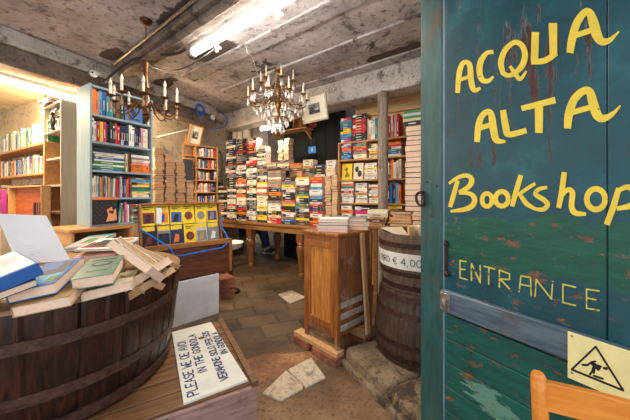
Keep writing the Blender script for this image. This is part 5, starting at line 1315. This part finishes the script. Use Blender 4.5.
cable('electric_cable', 'grey conduit running along the flat ceiling beam', [fm.w(.05, -.04, 2.80), fm.w(.5, -.04, 2.80), fm.w(1.2, -.04, 2.80), fm.w(2.2, -.04, 2.80)], .014, M_steel)
cable('electric_cable', 'thin blue cable hanging off the ceiling above the tube', [at(196, -2, 2.44), at(197, 12, 2.5), at(201, 22, 2.55), at(206, 26, 2.6)], .005, M_blue)
cable('electric_cable', 'thin pale cable from ceiling beside the tube', [at(247, 42, 2.9), at(247, 52, 2.86), at(252, 57, 2.95), at(258, 75, 3.25)], .004, M_white)
# rope coil on the left beam
yb = -.012
cx_, cz_ = fl.hit(199.5, 110, yb)
pts = []
for k in range(4):
    for j in range(16):
        q = 2*math.pi*j/16; r = .060+.012*k
        pts.append((cx_+r*math.cos(q), yb-.006*k, cz_+r*math.sin(q)*.95))
g = MB().tube([fl.M @ Vector(q) for q in pts], .009, 7)
o = g.build('rope_coil', M_blue); tag(o, 'coil of blue rope hung on the left beam', 'rope')
cable('rope', 'blue rope trailing along left beam end and down', [fl.M @ Vector((*fl.hit(x_, y_, -.01)[:1], -.012, fl.hit(x_, y_, -.01)[1])) for x_, y_ in ((204, 106), (214, 109), (223, 114), (227, 120), (224, 127), (214, 129), (209, 130))], .008, M_blue)
cx_, cz_ = fl.hit(212, 117.5, -.03)
sc = thing('security_camera', 'white round security camera by the blue rope coil', 'camera', M=fl.M @ Matrix.Translation((cx_, -.05, cz_)))
MB().ball((0, 0, 0), (.045, .04, .045), 18).build('housing', M_white, sc); MB().ball((.012, -.036, 0), .011, 12).build('lens', M_black, sc)
# small lamp bracket fittings hanging under the tube
for k, (px, py, Y) in enumerate(((217, 46, 2.62), (278, 12, 2.2))):
    p = at(px, py, Y)
    g = MB().lathe([(.016, .03), (.02, .0), (.012, -.03), (.018, -.05), (.006, -.06)], 12).ball((.03, .0, -.02), .014, 8).tube([(0, 0, .03), (0, 0, 2.84-p.z)], .003, 6)
    o = g.build('ceiling_hook', M_cream, M=Matrix.Translation(p)); tag(o, 'small cream plaster fitting hanging by the tube, %s one' % ('far' if k == 0 else 'near'), 'fitting')

# ------------------------------------------------------------------ person seated in the back room, only the legs in view
def skin(name, pts, edges, radii, m, parent=None, root=0, sub=2):
    me = bpy.data.meshes.new(name); me.from_pydata([tuple(p) for p in pts], edges, []); me.materials.append(m)
    o = bpy.data.objects.new(name, me); COL.objects.link(o)
    if parent: o.parent = parent
    sk = o.modifiers.new('skin', 'SKIN'); sk.use_smooth_shade = True
    if not me.skin_vertices: bpy.context.view_layer.objects.active = o; 
    lay = me.skin_vertices[0].data if me.skin_vertices else None
    if lay is None:
        bm = bmesh.new(); bm.from_mesh(me); bm.verts.layers.skin.verify(); bm.to_mesh(me); bm.free(); lay = me.skin_vertices[0].data
    for i, r in enumerate(radii): lay[i].radius = (r, r) if not isinstance(r, tuple) else r; lay[i].use_root = (i == root)
    s = o.modifiers.new('sub', 'SUBSURF'); s.levels = sub; s.render_levels = sub
    return o
p = onz(268, 252.5, 0)
# local frame: origin under the pelvis, person faces +X of the photo (to the right) a little towards the camera
fpn = Fr(p.x-.52, p.y+.12, .97, -.2)
per = thing('person', 'seated person in blue jeans, only legs visible under table', 'person', fpn)
M_skin = plain('skin', (206, 160, 130), .5, .04)
J = {'pel': (0, 0, .50), 'sp': (-.03, 0, .72), 'ch': (.0, 0, .92), 'nk': (.03, 0, 1.06), 'hd': (.05, 0, 1.16), 'ht': (.05, 0, 1.27)}
pts = [J[k] for k in ('pel', 'sp', 'ch', 'nk', 'hd', 'ht')]; ed = [(i, i+1) for i in range(5)]; rad = [.13, .125, .145, .05, .085, .07]
for s in (-1, 1):
    b = len(pts)
    pts += [(.02, .09*s, .50), (.40, .09*s+.02*s, .50), (.46, .09*s, .28), (.50, .09*s, .08), (.56, .09*s, .045), (.66, .09*s, .03)]
    ed += [(0, b), (b, b+1), (b+1, b+2), (b+2, b+3), (b+3, b+4), (b+4, b+5)]; rad += [.088, .062, .052, .036, .04, .03]
    b = len(pts)
    pts += [(.0, .17*s, .98), (.06, .24*s, .76), (.22, .20*s, .60), (.30, .16*s, .585)]
    ed += [(2, b), (b, b+1), (b+1, b+2), (b+2, b+3)]; rad += [.052, .042, .032, .034]
    for f, (dx_, dy_) in enumerate(((.085, -.03), (.095, -.01), (.09, .01), (.075, .028))):
        c_ = len(pts); pts += [(.32, .16*s+dy_, .585), (.32+dx_*.6, .16*s+dy_, .58), (.32+dx_, .16*s+dy_, .565)]; ed += [(b+3, c_), (c_, c_+1), (c_+1, c_+2)]; rad += [.009, .009, .007]
    c_ = len(pts); pts += [(.32, .16*s-.035*s, .59), (.35, .16*s-.055*s, .58)]; ed += [(b+3, c_), (c_, c_+1)]; rad += [.01, .009]
skin('body', pts, ed, rad, M_skin, per)
MB().ball((.13, 0, 1.185), (.02, .012, .018), 8).build('nose', M_skin, per)
MB().ball((.112, -.03, 1.21), .010, 8).ball((.112, .03, 1.21), .010, 8).build('eyes', M_black, per)
MB().ball((.03, 0, 1.245), (.105, .092, .085), 16).build('hair', plain('brown hair', (62, 42, 30), .6, .2), per)
pts = [(0, 0, .50)]; ed = []; rad = [.15]
for s in (-1, 1):
    b = len(pts); pts += [(.03, .09*s, .50), (.40, .09*s+.02*s, .50), (.46, .09*s, .28), (.495, .09*s, .10)]; ed += [(0, b), (b, b+1), (b+1, b+2), (b+2, b+3)]; rad += [.105, .078, .066, .056]
skin('jeans', pts, ed, rad, plain('blue denim', (52, 66, 96), .8, .15, 0, 60), per)
pts = [(-.01, 0, .56), (-.03, 0, .72), (.0, 0, .93), (.02, 0, 1.03)]; ed = [(0, 1), (1, 2), (2, 3)]; rad = [.15, .145, .16, .065]
for s in (-1, 1):
    b = len(pts); pts += [(.0, .175*s, .98), (.06, .24*s, .76), (.20, .205*s, .615)]; ed += [(2, b), (b, b+1), (b+1, b+2)]; rad += [.066, .056, .046]
skin('jumper', pts, ed, rad, plain('dark wool', (40, 42, 50), .9, .15), per)
for s in (-1, 1):
    skin('shoe', [(.485, .09*s, .055), (.57, .09*s, .045), (.68, .09*s, .03)], [(0, 1), (1, 2)], [.05, .048, .034], plain('dark shoe', (36, 40, 52), .5), per)
    MB().box(.44, .715, .09*s-.046, .09*s+.046, .0, .016).build('shoe_sole', M_white, per, bevel=.006)
st_ = thing('stool', 'stool in the back room under the seated person', 'stool', fpn)
MB().lathe([(.17, .325), (.18, .335), (.18, .355), (.17, .36)], 24).build('seat', W_table, st_)
for s in (-1, 1):
    for u in (-1, 1): MB().tube([(.10*s, .10*u, .326), (.15*s, .15*u, 0)], .016, 8).build('leg', W_table, st_)

# ------------------------------------------------------------------ chair in front of the green door
A = at(541, 420, .73); 
pA = at(540.5, 369, .73)
fch = Fr(pA.x-.016, pA.y, .765, -.644)
ch = thing('chair', 'honey-coloured wooden chair in front of the green door', 'chair', fch)
CWd = .42; zt = pA.z
def post_(x, y=0):
    g = MB(); g.tube([(x, .05, 0), (x, .03, .45), (x-.002, .0, .70), (x-.008, -.012, zt-.01), (x-.0085, -.0125, zt)], [.014, .019, .018, .0165, .012], 10)
    return g
post_(.016).build('back_post', W_chair, ch); post_(CWd-.016).build('back_post', W_chair, ch)
n = 14; vs = []; fcs = []
for i in range(n+1):
    u = i/n; x = .022+u*(CWd-.05); yb_ = .035*math.sin(math.pi*u); zr = zt-.018-.018*u*0
    for (yy, z_) in ((yb_-.012, zr-.075), (yb_+.006, zr-.075), (yb_+.004, zr), (yb_-.016, zr)): vs.append((x, yy, z_))
for i in range(n):
    for k in range(4): fcs.append((i*4+k, i*4+(k+1) % 4, i*4+4+(k+1) % 4, i*4+4+k))
fcs += [(0, 1, 2, 3), (n*4+3, n*4+2, n*4+1, n*4)]
MB().add(vs, fcs).build('top_rail', W_chair, ch, bevel=.003)
MB().box(.03, CWd-.03, .005, .022, .60, .64).build('lower_rail', W_chair, ch, bevel=.003)
MB().box(.0, CWd, -.40, .045, .43, .455).build('seat', W_chair, ch, bevel=.008)
for x in (.02, CWd-.02): MB().tube([(x, -.37, 0), (x, -.36, .43)], [.013, .018], 10).build('front_leg', W_chair, ch)
MB().tube([(.02, -.365, .2), (.02, .045, .2)], .009, 8).tube([(CWd-.02, -.365, .2), (CWd-.02, .045, .2)], .009, 8).build('stretcher', W_chair, ch)

# ------------------------------------------------------------------ link the books: the largest in view one by one, the small rest as one mass
BOOKS.sort(key=lambda b: -b['area'])
NB = 310
page = {'a': M_page, 'b': M_page2}
for b in BOOKS[:NB]:
    mb = MB(); book_mesh(mb, b['L'], b['W'], b['T'], b['deco'])
    o = mb.build('book', [CM[b['col']], page[b['page']], CM[b['d'][0]], CM[b['d'][1]]], smooth=0, M=b['M'])
    tag(o, b['label'], 'book', b['group'])
rest = MB(); ms = []; idx = {}
def slot(m):
    if m.name not in idx: idx[m.name] = len(ms); ms.append(m)
    return idx[m.name]
for b in BOOKS[NB:]:
    k0 = len(rest.f); book_mesh(rest, b['L'], b['W'], b['T'], b['deco'], 0, b['M'])
    tr = [slot(CM[b['col']]), slot(page[b['page']]), slot(CM[b['d'][0]]), slot(CM[b['d'][1]])]
    for i in range(k0, len(rest.f)): rest.m[i] = tr[rest.m[i]]
if rest.v:
    o = rest.build('book_mass', ms, smooth=0)
    tag(o, 'the many small far books filling the remaining shelves and stacks', 'books', None, 'stuff')
print('BOOKS', len(BOOKS), 'smallest single', BOOKS[min(NB, len(BOOKS))-1]['area'])
